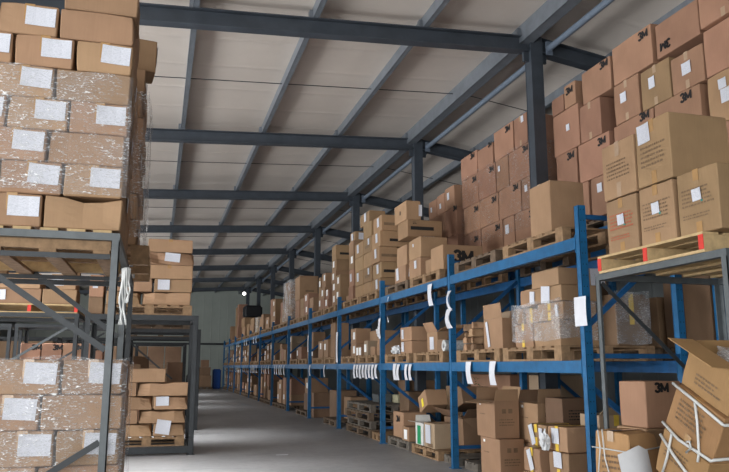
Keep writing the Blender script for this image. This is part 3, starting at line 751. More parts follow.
carton(3.05, 3.44, 3.75, 4.12, 0, .425, TAN, 'carton on the floor propping the leaning stack', nm)
# plastic bag in the open carton
def blob(name, loc, sx, sy, sz, mat, label, cat, seed=1, amp=.25, fr=5.0, rot=(0, 0, 0), sub=3, flatb=True):
    bm = bmesh.new(); bmesh.ops.create_icosphere(bm, subdivisions=sub, radius=1.0); o_ = Vector((seed * 3.3, seed, 0))
    for v in bm.verts:
        n = v.co.normalized(); d = 1 + amp * noise.noise(n * fr * .5 + o_) + amp * .5 * noise.noise(n * fr * 1.7 + o_)
        p = Vector((n.x * sx * d, n.y * sy * d, n.z * sz * d + sz * .9))
        if flatb and p.z < 0: p.z = 0
        v.co = p
    me = bpy.data.meshes.new(name); bm.to_mesh(me); bm.free()
    o = obj(name, me, mat, None, loc, rot); tag(o, label, cat); return o
tk = kb(.44, .02)
blob('plastic_bag', (tk[0] + .04, tk[1] + .02, tk[2]), .15, .13, .10, FILM2, 'crumpled clear bag poking out of the open leaning carton', 'bag', 2, .45, 8, rot=(TH, 0, 0))
# loose white sheet hanging against the strapped carton
mb = MB(); n = 8; vs = []
for j in range(n + 1):
    for i in range(n + 1):
        u, v = i / n, j / n
        vs.append((-.20 + .42 * u * .55 + .06 * v, -.012 - .03 * math.sin(u * 3.1) - .02 * v, .40 * (1 - v) - .10 * abs(u - .6)))
mb.add(vs, [(j*(n+1)+i, j*(n+1)+i+1, (j+1)*(n+1)+i+1, (j+1)*(n+1)+i) for j in range(n) for i in range(n)])
o = mb.build('hanging_sheet', PLASTW, None, (3.13, 4.27, .34), smooth=True); tag(o, 'white sheet draped in front of the upright strapped carton', 'sheet')

# ================================================================== REAR ROW: WALL OF REDDISH CARTONS
RX = 5.12
def rearstack(nm, rows, desc):
    for r, (z0, z1, segs) in enumerate(rows):
        for i, sg in enumerate(segs):
            y0, y1 = sg[0], sg[1]; zt = sg[2] if len(sg) > 2 and sg[2] else z1; parts = sg[3] if len(sg) > 3 else []; dx = sg[4] if len(sg) > 4 else 0
            lb = 'with black logo' if any(p[0] == 'logo' for p in parts) else 'with white label' if any(p[0] == 'label' for p in parts) else 'plain'
            carton(RX + dx, RX + dx + .5, y0, y1, z0, zt, sg[5] if len(sg) > 5 else PINK, f'reddish carton, {lb}, {ORD[i]} along, {ORD[r]} course up, {desc}', nm, parts, dent=.006)
LG = lambda u=.72, v=.83, f=0, s=.12: ('logo', 'W', u, v, s, f)
LB = lambda u=.5, v=.62, w=.10, h=.11, r=0: ('label', 'W', u, v, w, h, r)
TC = ('tape', 'x', CLEAR, .09)
ZR = 2.917
pallet(5.21, 6.06, 4.72, 5.66, ZR, .144, WOODD, 'pallet under the nearest reddish cartons on the second rack')
pallet(5.21, 6.06, 5.80, 6.90, ZR, .144, WOODD, 'second pallet under the reddish carton wall')
pallet(5.21, 6.06, 6.95, 8.05, ZR, .144, WOODD, 'third pallet under the reddish carton wall')
pallet(5.21, 6.06, 8.07, 8.70, ZR, .144, WOODD, 'short pallet under the reddish carton wall beside column', boards=4)
pallet(5.21, 6.06, 9.1, 10.3, ZR, .144, WOODD, 'pallet under the film-wrapped reddish stack past the column')
pallet(5.21, 6.06, 10.4, 11.6, ZR, .144, WOODD, 'second pallet under the wrapped reddish stack')
pallet(5.21, 6.06, 11.9, 13.1, ZR, .144, WOODD, 'pallet under the short reddish stack at second column')
zA = ZR + .144
rearstack('reddish carton wall nearest the camera', [
    (zA, 3.56, [(4.95, 5.62, None, [LG()]), (5.63, 6.3, None, []), (6.31, 6.85, None, [LG()]), (6.86, 7.25, None, [TC]), (7.27, 7.68, None, [LB(.5, .7)]), (7.72, 8.12, None, [TC]), (8.13, 8.5, None, [])]),
    (3.562, 4.07, [(4.9, 5.6, None, [LB(.3, .75, .1, .1), LB(.35, .5, .13, .14)], 0, GOLD), (5.69, 6.40, None, [LG(.72, .86)]), (6.41, 7.14, None, [LG(.8, .9)]), (7.23, 7.91, None, [LG(.78, .82)]), (7.95, 8.46, None, [LG(.74, .85)])]),
    (4.072, 4.56, [(4.92, 5.60, 4.56, []), (5.61, 6.09, 4.47, [LB(.5, .55, .13, .13), TC]), (6.10, 6.59, 4.53, [LB(.4, .6, .1, .13), TC], 0, GOLD), (6.62, 7.10, 4.56, [LB(.4, .6, .11, .12), TC]), (7.37, 7.84, 4.56, [TC]), (7.85, 8.49, 4.65, [LB(.6, .55, .08, .09)])]),
    (4.565, 5.0, [(4.92, 5.56, 5.06, [LB(.45, .8, .14, .17, .2), TC], -.06)]),
    (4.565, 5.0, [(5.62, 6.29, 4.96, [LG(.22, .28, 1)]), (6.35, 7.08, 5.04, [LG(.82, .82)]), (7.12, 7.75, 4.99, [LG(.8, .85)])]),
    (4.66, 4.95, [(7.89, 8.18, 4.98, [LG(.5, .7)]), (8.19, 8.50, 4.90, [])]),
], 'wall before the column')
rearstack('film-wrapped reddish stack', [
    (zA, 3.53, [(9.1, 9.70, None, [LG(.9, .8)]), (9.72, 10.1, None, [LB(.4, .6, .12, .14)]), (10.12, 10.9, None, [LG(.8, .8)]), (10.92, 11.6, None, [LG(.75, .7)])]),
    (3.532, 4.01, [(9.12, 9.46, None, [LB(.45, .65, .08, .1)]), (9.48, 10.22, None, [LG(.8, .85)]), (10.24, 10.92, None, [LG(.8, .8)]), (10.93, 11.62, None, [LG(.8, .78)])]),
    (4.012, 4.52, [(9.15, 9.83, None, [LG(.8, .86)]), (9.85, 10.28, None, [LB(.3, .7, .07, .09)]), (10.3, 10.96, None, [LG(.8, .84)]), (10.97, 11.66, None, [LG(.8, .84)])]),
    (4.522, 4.92, [(9.21, 9.62, 5.00, [LB(.7, .85, .08, .1), TC]), (9.65, 10.32, 5.01, [LG(.75, .84)]), (10.37, 10.97, 4.89, [LG(.85, .95, 0, .1)]), (10.98, 11.68, 4.94, [LG(.75, .84)])]),
], 'wrapped stack past the column')
rearstack('short reddish stack', [
    (zA, 3.62, [(11.9, 12.45, None, []), (12.47, 13.3, None, [])]),
    (3.622, 4.14, [(11.92, 12.48, None, [LG(.9, .95)]), (12.5, 13.3, None, [])]),
    (4.142, 4.55, [(12.0, 12.46, 4.57, [LB(.4, .6, .1, .14)]), (12.48, 12.88, 4.53, [LB(.5, .4, .08, .1)]), (12.9, 13.33, 4.50, [LB(.4, .5, .08, .1)])]),
], 'short stack at second column')
wrap(5.12, 5.62, 9.1, 11.65, 3.25, 4.55, 'loose film around the reddish stack past the first column', sides='SW', amp=.01, g=.014, mat=FILM3)
# lower levels of the rear row, seen between the blue posts
nm = 'cartons low on the second rack'
for i, (y0, y1, z0, z1, m_, lb) in enumerate([
    (8.98, 9.62, 0, 1.13, PALE, 'tall pale carton low on the second rack beside a blue post'),
    (10.2, 11.68, 0, 1.12, PINK, 'wide reddish carton low on the second rack'),
    (6.2, 7.0, 0, .95, DARKB, 'dark carton low on the second rack behind white bundles'),
    (7.1, 7.9, 0, .7, TAN, 'tan carton low on the second rack, second along'),
    (12.1, 12.8, 0, .9, TAN, 'tan carton low on the second rack beyond the post'),
    (13.3, 14.0, 0, .8, TAN, 'tan carton low on the second rack behind stacked pallets'),
    (14.9, 15.6, 0, .95, TAN, 'tan carton low on the second rack far behind')]):
    carton(5.2, 5.9, y0, y1, z0, z1, m_, lb, nm)
for i, (y0, y1, z1, m_) in enumerate([(5.9, 6.6, 2.2, DARKB), (6.7, 7.6, 2.0, TAN), (8.9, 9.7, 1.95, GOLD), (9.8, 10.5, 2.1, PALE), (12.1, 12.9, 2.0, GOLD), (13.2, 13.9, 1.9, TAN)]):
    carton(5.22, 5.8, y0, y1, 1.447, z1, m_, f'{ORD[i]} carton along the middle level of the second rack', nm)
    pallet(5.21, 6.06, y0 - .03, y1 + .03, 1.302, .144, WOODD, f'{ORD[i]} pallet along the middle level of the second rack')

# ================================================================== FRONT ROW, UPPER SHELF
ZP = ZT + PHT + .001
FX = 3.66
def up(x0, x1, y0, y1, z0, z1, lb, mat=TAN, parts=(), **k):
    k.setdefault('rz', R.uniform(-.03, .03) if y0 > 13.95 else 0)
    carton(x0, x1, y0, y1, z0, z1, mat, lb, 'cartons on the top of the blue rack', parts, **k)
upp = [(5.90, 7.14), (7.32, 8.50), (9.02, 10.22), (10.32, 11.45), (11.95, 13.1), (13.15, 14.35), (15.05, 16.2), (16.3, 17.4), (18.1, 19.3), (19.4, 20.6), (21.05, 22.4), (22.5, 23.7), (24.2, 25.5), (25.6, 26.7), (27.2, 28.6), (28.8, 29.9), (30.2, 31.6), (31.8, 32.8), (33.3, 34.8), (36.2, 37.8), (39.3, 40.7)]
for i, (a, b) in enumerate(upp):
    pallet(3.61, 4.63, a, b, ZT + .001, PHT, WOOD if i not in (1, 3) else WOODD, f'{ORD[i] if i < 20 else "last"} pallet along the top of the blue rack')
up(3.68, 4.08, 6.22, 6.64, ZP, 3.09, 'single plain tan carton on the first top pallet beside column', TAN, [('tape', 'x', CLEAR, .02)])
up(4.15, 4.6, 7.40, 7.92, ZP, 2.76, 'low brown carton set back on the second top pallet', DARKB)
up(4.12, 4.6, 7.95, 8.48, ZP, 2.74, 'low brown carton further back on the second top pallet', DARKB)
up(3.69, 4.30, 9.09, 9.56, ZP, 2.905, 'wide carton with large black logo beside the blue post', TAN, [('logo', 'S', .52, .55, .21, 0)])
up(3.72, 4.1, 9.60, 9.86, ZP, 2.78, 'small carton tucked behind the large-logo carton', TAN)
up(3.69, 4.12, 9.98, 10.50, ZP, 2.86, 'tan carton with white tag under the banded one', TAN, [('label', 'W', .6, .7, .1, .12, 0)])
up(3.70, 4.14, 9.98, 10.52, 2.862, 3.17, 'tan carton with dark printed band atop the tagged one', TAN, [('panel', 'S', .7, .3, .2, .05, FADED, 'printed_band'), ('label', 'W', .4, .7, .05, .05, 0)])
up(3.72, 4.02, 10.75, 11.3, ZP, 2.85, 'low carton wrapped in white sheet under the slim one', TAN, [('label', 'W', .3, .6, .12, .2, .1), ('label', 'S', .4, .6, .12, .16, -.1)])
up(3.74, 4.0, 10.75, 11.25, 2.852, 3.18, 'slim plain carton beside the banded cartons', TAN)
# big block of banded cartons
for r, (z0, z1) in enumerate([(ZP, 2.81), (2.812, 3.095), (3.097, 3.375), (3.377, 3.665), (3.667, 3.96)]):
    band = [('panel', 'S', .62, .42, .34, .05, INK if r % 2 else FADED, 'printed_band'), ('label', 'W', .62, .6, .12, .17, .05)]
    j = (.0, .02, -.02, .0, .03)[r]
    if r < 5: up(3.74 + j, 4.10 + j + (.22 if r == 3 else 0), 12.18, 12.72, z0, z1, f'banded carton, near face, {ORD[r]} up in the banded block', GOLD, band)
    if r < 5: up(3.74, 4.1, 12.74, 13.3, z0, z1, f'banded carton, middle, {ORD[r]} up in the banded block', GOLD, [('panel', 'W', .5, .4, .3, .05, FADED, 'printed_band'), ('label', 'W', .7, .7, .1, .12, 0)] if r % 2 else [])
    if r < 4: up(3.74, 4.1, 13.32, 13.9, z0, z1, f'banded carton, far side, {ORD[r]} up in the banded block', GOLD, [('label', 'W', .4, .6, .14, .17, 0)] if r in (1, 3) else [])
up(3.76, 4.1, 12.95, 13.6, 3.962, 4.2, 'banded carton alone at the far top of the block', GOLD, [('label', 'W', .6, .6, .14, .17, 0)], keep=True)
for r, (z0, z1) in enumerate([(ZP, 2.86), (2.862, 3.14), (3.142, 3.42)]):
    up(4.16, 4.56, 11.24, 11.67, z0, z1, f'set-back carton, {ORD[r]} up behind the slim plain one', GOLD, [('label', 'S', .4, .6, .2, .2, 0)] if r == 2 else [('panel', 'S', .6, .4, .3, .05, INK, 'printed_band')])
up(3.98, 4.62, 11.36, 11.9, 3.422, 3.72, 'wide banded carton bridging the set-back pile', GOLD, [('panel', 'S', .42, .5, .42, .06, INK, 'printed_band'), ('text', 'S', .2, .8, .06, .05, 2, INK)])
up(4.19, 4.5, 12.14, 12.7, ZP, 3.376, 'tall hidden carton behind the banded block', DARKB)
up(3.97, 4.25, 11.40, 12.05, 3.722, 4.06, 'tan carton perched highest beside the second column', TAN, [('panel', 'W', .5, .5, .05, .07, INK, 'printed_mark'), ('label', 'S', .95, .5, .06, .2, 0)])
up(4.36, 4.6, 12.14, 12.7, 3.377, 3.699, 'narrow carton wedged under the perched one', GOLD)
up(4.11, 4.35, 12.73, 13.2, ZP, 3.3, 'tall dark carton at the back of the banded block', DARKB)
# then smaller loads to the far end: (y0, y1, x0, x1, list of tops, labels)
prof = [
    (13.98, 14.34, 3.74, 4.12, [2.85, 3.2, 3.5, 3.78], 1), (14.36, 14.7, 3.76, 4.1, [2.7], 0),
    (15.08, 15.5, 3.74, 4.1, [2.9, 3.22], 1), (15.52, 15.95, 3.74, 4.12, [2.86, 3.1, 3.36, 3.62], 1), (15.60, 15.98, 3.74, 4.16, None, 1),
    (16.32, 16.7, 3.76, 4.1, [2.8, 3.02], 1), (16.72, 17.15, 3.76, 4.2, [2.85, 3.12, 3.46], 1), (17.17, 17.4, 3.76, 4.1, [2.9, 3.4], 1),
    (18.12, 18.6, 3.76, 4.2, [2.75, 3.0], 0), (18.62, 19.2, 3.76, 4.2, [2.9, 3.15], 1),
    (19.45, 19.95, 3.78, 4.2, [2.8, 3.1], 0), (19.98, 20.6, 3.76, 4.3, [3.1, 3.72], 0),
    (21.1, 21.7, 3.74, 4.0, [3.1, 3.74], 0), (21.72, 22.35, 3.74, 4.0, [3.3, 3.78], 0), (21.3, 22.3, 4.02, 4.6, [3.3, 3.95], 0),
    (22.55, 23.05, 3.8, 4.2, [2.85, 3.05], 1), (23.1, 23.6, 3.8, 4.2, [2.8, 3.3], 0),
    (24.25, 24.8, 3.76, 4.2, [2.8, 3.1, 3.5], 1), (24.85, 25.45, 3.76, 4.2, [3.0, 3.56], 0), (24.3, 25.4, 4.27, 4.6, [3.2, 3.75], 0),
    (25.7, 26.6, 3.78, 4.2, [3.0], 1), (27.3, 27.9, 3.78, 4.2, [2.9, 3.2], 0), (27.95, 28.5, 3.78, 4.3, [2.8, 3.1], 0),
    (30.3, 31.5, 3.8, 4.4, [3.0, 3.25], 0), (31.9, 32.7, 3.8, 4.4, [3.1], 0),
    (33.4, 34.7, 3.78, 4.55, [3.05, 3.46], 0), (36.3, 36.95, 3.78, 4.2, [3.2, 3.9, 4.3], 0), (37.0, 37.7, 3.78, 4.3, [3.3, 4.2], 0), (39.35, 39.9, 3.8, 4.3, [3.1], 0), (40.0, 40.6, 3.8, 4.3, [3.4], 0)]
for i, (a, b, x0, x1, tops, lab) in enumerate(prof):
    if tops is None: continue
    z = ZP
    for r, t in enumerate(tops):
        jj = R.uniform(-.02, .02)
        pr = []
        if lab and R.random() < .8: pr.append(('label', 'W', R.uniform(.35, .7), R.uniform(.5, .7), .12, .16, R.uniform(-.1, .1)))
        if a < 20: pr.append(('panel', 'S', .55, .4, .24, .05, FADED, 'printed_band'))
        w_ = 'column' if i < 20 else 'far column'
        idx = ORD[i % 20]
        up(x0 + jj, x1 + jj, a, b, z + .001, t, f'tan carton, {idx} {w_} past the banded block, {ORD[r]} up, rack top', R.choice([TAN, GOLD, TAN, PINK]), pr)
        z = t
up(3.74, 4.16, 15.55, 15.98, 3.621, 3.95, 'dark banded carton perched high past the banded block', GOLD, [('panel', 'S', .6, .4, .3, .05, INK, 'printed_band')], keep=True)
up(3.76, 4.14, 14.0, 14.36, 3.781, 3.98, 'low labelled carton high past the banded block', GOLD, [('label', 'W', .5, .5, .14, .14, 0), ('label', 'S', .4, .5, .14, .14, 0)], keep=True)
wrap(3.74, 4.0, 21.1, 22.35, 2.6, 3.8, 'cloudy film around a tall narrow load on the rack top', sides='SW', mat=FILM2, amp=.02, g=.045)
# dark suitcase and wrapped load near the far end of the top shelf
def soft_box(name, x0, x1, y0, y1, z0, z1, mat, label, cat, parts=()):
    lx, ly, h = x1 - x0, y1 - y0, z1 - z0
    bm = bmesh.new(); bmesh.ops.create_cube(bm, size=1)
    for v in bm.verts: v.co = Vector((v.co.x * lx, v.co.y * ly, (v.co.z + .5) * h))
    bmesh.ops.bevel(bm, geom=list(bm.edges), offset=min(lx, ly, h) * .12, segments=3, affect='EDGES')
    me = bpy.data.meshes.new(name); bm.to_mesh(me); bm.free()
    o = obj(name, me, mat, None, ((x0 + x1) / 2, (y0 + y1) / 2, z0)); tag(o, label, cat)
    return o
o = soft_box('suitcase', 3.78, 4.6, 33.6, 34.5, 3.461, 4.04, BLACKP, 'black case lying on top of the far rack load', 'case')
mb = MB(); mb.tube([(-.41, -.12, .3), (-.45, -.12, .3), (-.45, .12, .3), (-.41, .12, .3)], .012, 6); mb.build('handle', BLACKP, o)
mb = MB(); mb.box(-.414, -.41, -.4, .4, .285, .295); mb.build('seam', GREY, o)
carton(3.8, 4.5, 28.95, 29.8, ZP, 3.2, PALE, 'film-covered pale carton on the far rack top', 'cartons on the top of the blue rack', [])
wrap(3.8, 4.5, 28.95, 29.8, 2.56, 3.2, 'grey film around the pale load near the far end', sides='SW', mat=FILM2, amp=.02)

# ================================================================== FRONT ROW, MIDDLE SHELF
ZQ = Z1 + PHT + .001
def md(x0, x1, y0, y1, z0, z1, lb, mat=TAN, parts=(), **k):
    k.setdefault('rz', R.uniform(-.04, .04) if y0 > 14 else 0)
    carton(x0, x1, y0, y1, z0, z1, mat, lb, 'cartons on the middle shelf of the blue rack', parts, **k)
mid = [(6.02, 7.22), (7.30, 8.5), (8.95, 10.1), (10.3, 11.5), (12.0, 13.2), (13.3, 14.5), (15.0, 16.1), (16.2, 17.4), (18.1, 19.2), (19.4, 20.5)] + [(KB[k] + .25 + q * 1.35, KB[k] + 1.45 + q * 1.35) for k in range(5, 12) for q in (0, 1)]
for i, (a, b) in enumerate(mid):
    n_ = ORD[i] if i < 20 else ('last' if i == len(mid) - 1 else f'{ORD[len(mid) - i - 1]} from last')
    pallet(3.61, 4.63, a, b, Z1 + .001, PHT, WOOD, f'{n_} pallet along the middle shelf of the blue rack')
YT = ('tape', 'x', YTAPE, .08)
md(3.74, 4.22, 6.25, 6.78, ZQ, 1.70, 'bottom carton at the rack end, under wrapped bundles', TAN, [], dent=.01)
md(3.74, 4.2, 6.80, 7.19, ZQ, 1.70, 'bottom carton with yellow tape under clear film', TAN, [YT], dent=.012)
md(3.76, 4.15, 6.22, 6.72, 1.702, 1.88, 'wrapped carton with yellow strip, second course at rack end', TAN, [YT, ('label', 'W', .8, .5, .05, .12, 0)])
md(3.78, 4.15, 6.74, 7.02, 1.702, 1.86, 'wrapped small carton, second course, middle', TAN, [YT], dent=.012)
md(3.76, 4.15, 7.03, 7.19, 1.702, 1.87, 'wrapped small carton, second course, far side', TAN, [], dent=.012)
md(3.74, 4.2, 6.20, 6.84, 1.882, 2.04, 'carton with two large white labels, third course at rack end', TAN, [('label', 'W', .55, .5, .17, .17, -.1), ('label', 'W', .12, .45, .1, .13, -.1)])
md(3.82, 4.2, 6.86, 7.19, 1.882, 2.07, 'plain carton leaning on the two-label carton', TAN, [])
md(3.74, 4.3, 6.24, 6.78, 2.042, 2.215, 'top carton at the rack end, pressed to the beam', TAN, [('label', 'S', .8, .5, .16, .17, .05)])
wrap(3.74, 4.2, 6.24, 7.19, 1.5, 1.90, 'crinkled clear film around bundles at the rack end', sides='SW', mat=FILM2, amp=.02)
md(4.24, 4.6, 6.05, 6.62, ZQ, 1.95, 'dark filmed carton at the back of the rack end', DARKB, [('tape', 'y', YTAPE, .3)])
md(4.24, 4.6, 6.66, 7.19, ZQ, 2.1, 'dark carton second from the rack end at the back', DARKB, [])
wrap(4.24, 4.6, 6.05, 6.62, 1.46, 1.97, 'torn clear film on the dark cartons at the rack end', sides='S', mat=FILM2, amp=.02)
md(3.75, 4.1, 7.50, 8.0, ZQ, 1.80, 'open carton with its tall flap up beside crumpled bundles', TAN, [('flap', 'W', .05, .17), ('flap', 'E', .2, .12), ('label', 'W', .25, .5, .06, .3, .2)], open_top=True)
# crumpled folded cartons
nm = 'crumpled folded cartons'
rr = random.Random(11); q = 0
for cx, cy in ((3.72, 8.33), (3.74, 8.17), (3.92, 8.10)):
    z = ZQ
    for i in range(4):
        h = rr.uniform(.07, .10); w = rr.uniform(.10, .13)
        carton(0, w * 1.5, 0, w, 0, h, DARKB if rr.random() < .3 else TAN, f'crumpled carton piece, {ORD[i]} up in the {ORD[q]} crumpled pile', nm, [], rz=rr.uniform(-.3, .3), base=(cx + rr.uniform(0, .02), cy, z), dent=.02,
               crush=[(rr.uniform(-1, 1), -1, .5, .1, 0, .03, 0)], name='crumpled_carton')
        z += h + .001
    q += 1
md(3.74, 4.12, 9.18, 9.52, ZQ, 1.62, 'carton with rolled plastic beside it, rear of second bay', DARKB, [])
md(3.80, 4.25, 9.62, 10.05, ZQ, 1.74, 'carton with torn open flap, second bay middle shelf', TAN, [('label', 'W', .5, .45, .16, .18, 0), ('flap', 'W', .5, .15), ('flap', 'S', 1.3, .15), ('flap', 'E', .4, .12)], open_top=True)
md(4.38, 4.6, 9.2, 9.9, ZQ, 1.86, 'brown carton behind the torn open one', DARKB, [])
md(3.74, 4.16, 10.56, 11.1, ZQ, 1.64, 'lower of two matching labelled cartons, second bay', TAN, [('label', 'W', .25, .55, .12, .15, 0)])
md(3.74, 4.16, 10.56, 11.1, 1.642, 1.86, 'upper of two matching labelled cartons, second bay', TAN, [('label', 'W', .25, .5, .1, .15, 0)])
# plastic roll
mb = MB(); n = 20
for r_, m_ in ((.075, 0), (.028, 1)):
    pass
ring = []; L_ = .42
for xx in (0, L_):
    for r_ in (.075, .03): ring.append([(xx, math.cos(2 * PI * k / n) * r_ * (1 + .05 * math.sin(5 * k)), math.sin(2 * PI * k / n) * r_ + .078) for k in range(n)])
vs = [p for g_ in ring for p in g_]; fs = []
for k in range(n):
    k2 = (k + 1) % n; fs += [(k, k2, 2 * n + k2, 2 * n + k), (n + k, 3 * n + k, 3 * n + k2, n + k2), (k, n + k, n + k2, k2), (2 * n + k, 2 * n + k2, 3 * n + k2, 3 * n + k)]
mb.add(vs, fs); o = mb.build('plastic_roll', simple('bubble_film', (.55, .55, .54), .3, spec=.7, var=.3, nscale=40, bump=.6), None, (3.68, 9.09, ZQ), smooth=False)
tag(o, 'roll of clear packing film lying beside the second blue post', 'roll')
def crumple(name, loc, s, label, seed, mat=PLASTW, cat='paper'):
    return blob(name, loc, s[0], s[1], s[2], mat, label, cat, seed, .7, 7)
crumple('crumpled_paper', (3.74, 11.28, ZQ), (.06, .14, .07), 'crumpled white paper on the pallet beside matching cartons', 4)
crumple('crumpled_paper', (3.72, 12.12, 1.75), (.05, .08, .11), 'white torn paper on the carton beyond the third blue post', 6)
md(3.74, 4.1, 12.03, 12.42, ZQ, 1.75, 'carton with torn paper on top, third bay', TAN, [], dent=.015)
md(3.74, 4.05, 12.5, 12.8, ZQ, 1.60, 'small carton next to the paper-topped one', TAN, [])
md(3.72, 4.06, 12.9, 13.15, ZQ, 1.72, 'carton with wide white strip, third bay', PALE, [('label', 'W', .3, .5, .05, .2, 0), ('label', 'S', .5, .5, .12, .12, 0)])
md(3.72, 3.98, 13.36, 13.75, ZQ, 1.62, 'small carton with two white labels, third bay', TAN, [('label', 'W', .3, .5, .1, .1, 0), ('label', 'W', .8, .5, .1, .1, 0)])
md(4.0, 4.45, 13.2, 13.75, ZQ, 1.93, 'larger carton behind the two-label one', TAN, [])
md(3.74, 4.05, 13.8, 14.2, ZQ, 1.70, 'lower carton of the stepped pair, third bay', TAN, [('label', 'W', .6, .5, .08, .14, 0)])
md(3.74, 4.05, 13.8, 14.2, 1.702, 1.99, 'upper carton of the stepped pair, third bay', TAN, [('label', 'W', .6, .5, .1, .14, 0)])
md(3.74, 4.1, 15.05, 15.5, ZQ, 1.6, 'low carton in the fourth bay', TAN)
md(3.74, 4.05, 15.55, 16.0, ZQ, 1.82, 'lower of the tall pair in the fourth bay', TAN)
md(3.74, 4.05, 15.55, 16.0, 1.822, 2.2, 'upper of the tall pair in the fourth bay', TAN)
md(3.74, 4.0, 16.25, 16.7, ZQ, 1.86, 'carton with dark tape in the fourth bay', TAN, [('label', 'W', .3, .6, .08, .1, 0)])
md(3.74, 4.0, 16.8, 17.3, ZQ, 1.84, 'labelled carton at the far side of the fourth bay', TAN, [('label', 'W', .5, .7, .12, .14, 0)])
rr = random.Random(21)
for k in range(4, 12):
    y = KB[k] + .25; i = 0
    while y < KB[k + 1] - .6:
        w = rr.uniform(.32, .5); z = ZQ; top = rr.choice([1.6, 1.75, 1.9, 2.05])
        r_ = 0; x0 = 3.72 + rr.uniform(0, .08)
        if KB[k] + 1.46 < y + w and y < KB[k] + 1.6: y = KB[k] + 1.61
        while z < top - .08:
            h = rr.uniform(.16, .34)
            pr = [('label', 'W', rr.uniform(.3, .7), .55, .13, .14, 0)] if rr.random() < .45 else []
            md(x0, x0 + rr.uniform(.3, .45), y, y + w, z + .001, z + h, f'tan carton, {ORD[i]} along, {ORD[r_]} up, middle shelf, {ORD[k]} bay', rr.choice([TAN, TAN, PINK, PALE, DARKB]), pr)
            z += h; r_ += 1
        y += w + rr.uniform(.02, .12); i += 1

# ================================================================== FRONT ROW, FLOOR LEVEL
def lo(x0, x1, y0, y1, z0, z1, lb, mat=TAN, parts=(), **k):
    carton(x0, x1, y0, y1, z0, z1, mat, lb, 'cartons at floor level of the blue rack', parts, **k)
pallet(3.70, 4.6, 7.35, 8.3, .0, .05, WOODD, 'thin worn boards under the open carton stack', boards=6) if False else None
TX = lambda: [('text', 'W', .35, .62, .16, .03, 1, FADED), ('panel', 'W', .22, .9, .05, .03, WHITE, 'small_sticker'), ('text', 'S', .5, .42, .2, .09, 3, FADED), ('panel', 'S', .38, .72, .05, .05, FADED, 'handling_mark'), ('panel', 'S', .64, .72, .05, .05, FADED, 'handling_mark')]
lo(3.74, 4.06, 7.64, 8.16, .0, .44, 'closed printed carton under the open-flapped one', TAN, TX())
lo(3.73, 4.05, 7.72, 8.22, .442, .86, 'open-flapped printed carton beside the second blue post', TAN, TX() + [('flap', 'W', 1.75, .16), ('flap', 'S', .15, .13), ('flap', 'E', .3, .16), ('flap', 'N', .1, .14)], open_top=True)
lo(4.10, 4.42, 7.40, 7.86, .40, .84, 'tall open printed carton standing behind the open-flapped one', TAN, TX() + [('flap', 'S', .05, .16), ('flap', 'N', .1, .14)], open_top=True)
lo(4.10, 4.42, 7.40, 7.86, .0, .398, 'printed carton beneath the tall open one', TAN, TX())
lo(4.12, 4.5, 6.86, 7.26, .0, .60, 'brown carton supporting the plain dark one', DARKB)
lo(4.10, 4.46, 6.88, 7.24, .602, .92, 'dark brown carton with faint print near end frame', DARKB, [('text', 'S', .5, .45, .2, .12, 4, INK)])
lo(3.55, 3.9, 6.40, 6.78, .0, .235, 'bottom carton of the yellow-taped heap', TAN, [YT], dent=.01)
lo(3.56, 3.88, 6.42, 6.76, .237, .47, 'yellow-taped carton with long white slip', TAN, [YT, ('label', 'W', .45, .5, .08, .2, .35)], dent=.01)
lo(3.68, 4.05, 6.52, 6.88, .472, .68, 'upper yellow-taped carton with white slips', TAN, [YT, ('label', 'W', .3, .5, .08, .2, .35), ('label', 'W', .8, .6, .07, .1, 0)], dent=.012)
lo(3.60, 3.95, 5.98, 6.36, .0, .235, 'floor carton nearest the end post', TAN, [YT], dent=.01)
lo(3.60, 3.92, 5.98, 6.34, .237, .47, 'yellow-taped carton with white label near end post', TAN, [YT, ('label', 'W', .5, .7, .14, .14, 0)], dent=.01)
lo(3.62, 3.95, 6.02, 6.38, .472, .70, 'dark-sided carton topping the yellow-taped heap', TAN, [YT, ('label', 'W', .45, .6, .13, .14, 0)], dent=.012)
crumple('crumpled_paper', (3.555, 6.30, .47), (.035, .05, .09), 'twisted white paper on the yellow-taped heap', 9)
lo(3.97, 4.4, 6.02, 6.4, .0, .55, 'carton behind the heap, seen past the end post', DARKB)
lo(3.98, 4.36, 6.04, 6.38, .552, .80, 'open carton with yellow strip seen past the end post', PALE, [('tape', 'y', YTAPE, .1), ('flap', 'S', .8, .1)], open_top=True)
carton(3.78, 4.1, 5.32, 5.6, 0, .5, DARKB, 'dark carton on the floor between frame and blue rack', 'cartons inside the grey frame')
# second bay (beside the second post)
pallet(3.72, 4.55, 8.88, 9.4, 0, .11, WOODG, 'weathered empty pallet lying in the second bay edge') if False else None
pallet(3.64, 4.6, 7.35 + .95, 8.68, 0, .12, WOODD, 'dark pallet edge beside the second blue post', boards=3) if False else None
pallet(3.68, 4.62, 9.35, 10.42, 0, .13, WOOD, 'floor pallet carrying white boxes in the second bay')
pallet(3.70, 4.7 - .08, 10.6, 11.65, 0, .13, WOODG, 'grey floor pallet carrying the logo carton in the second bay')
lo(3.78, 4.18, 11.1, 11.62, .131, .53, 'logo carton on the grey floor pallet', TAN, [('logo', 'W', .5, .72, .12, 0)])
lo(4.2, 4.58, 12.0, 12.5, 0, .45, 'brown carton under the twin-logo carton', DARKB, [('logo', 'S', .8, .75, .12, 0)])
lo(4.18, 4.58, 11.98, 12.48, .452, .82, 'twin-logo carton behind the white boxes', DARKB, [('logo', 'S', .8, .72, .13, 0)])
lo(3.71, 3.95, 10.62, 10.95, .131, .34, 'small open carton with white label on the grey pallet', TAN, [('flap', 'W', -.4, .08), ('flap', 'S', .4, .08), ('label', 'W', .5, .45, .16, .16, 0)], open_top=True)
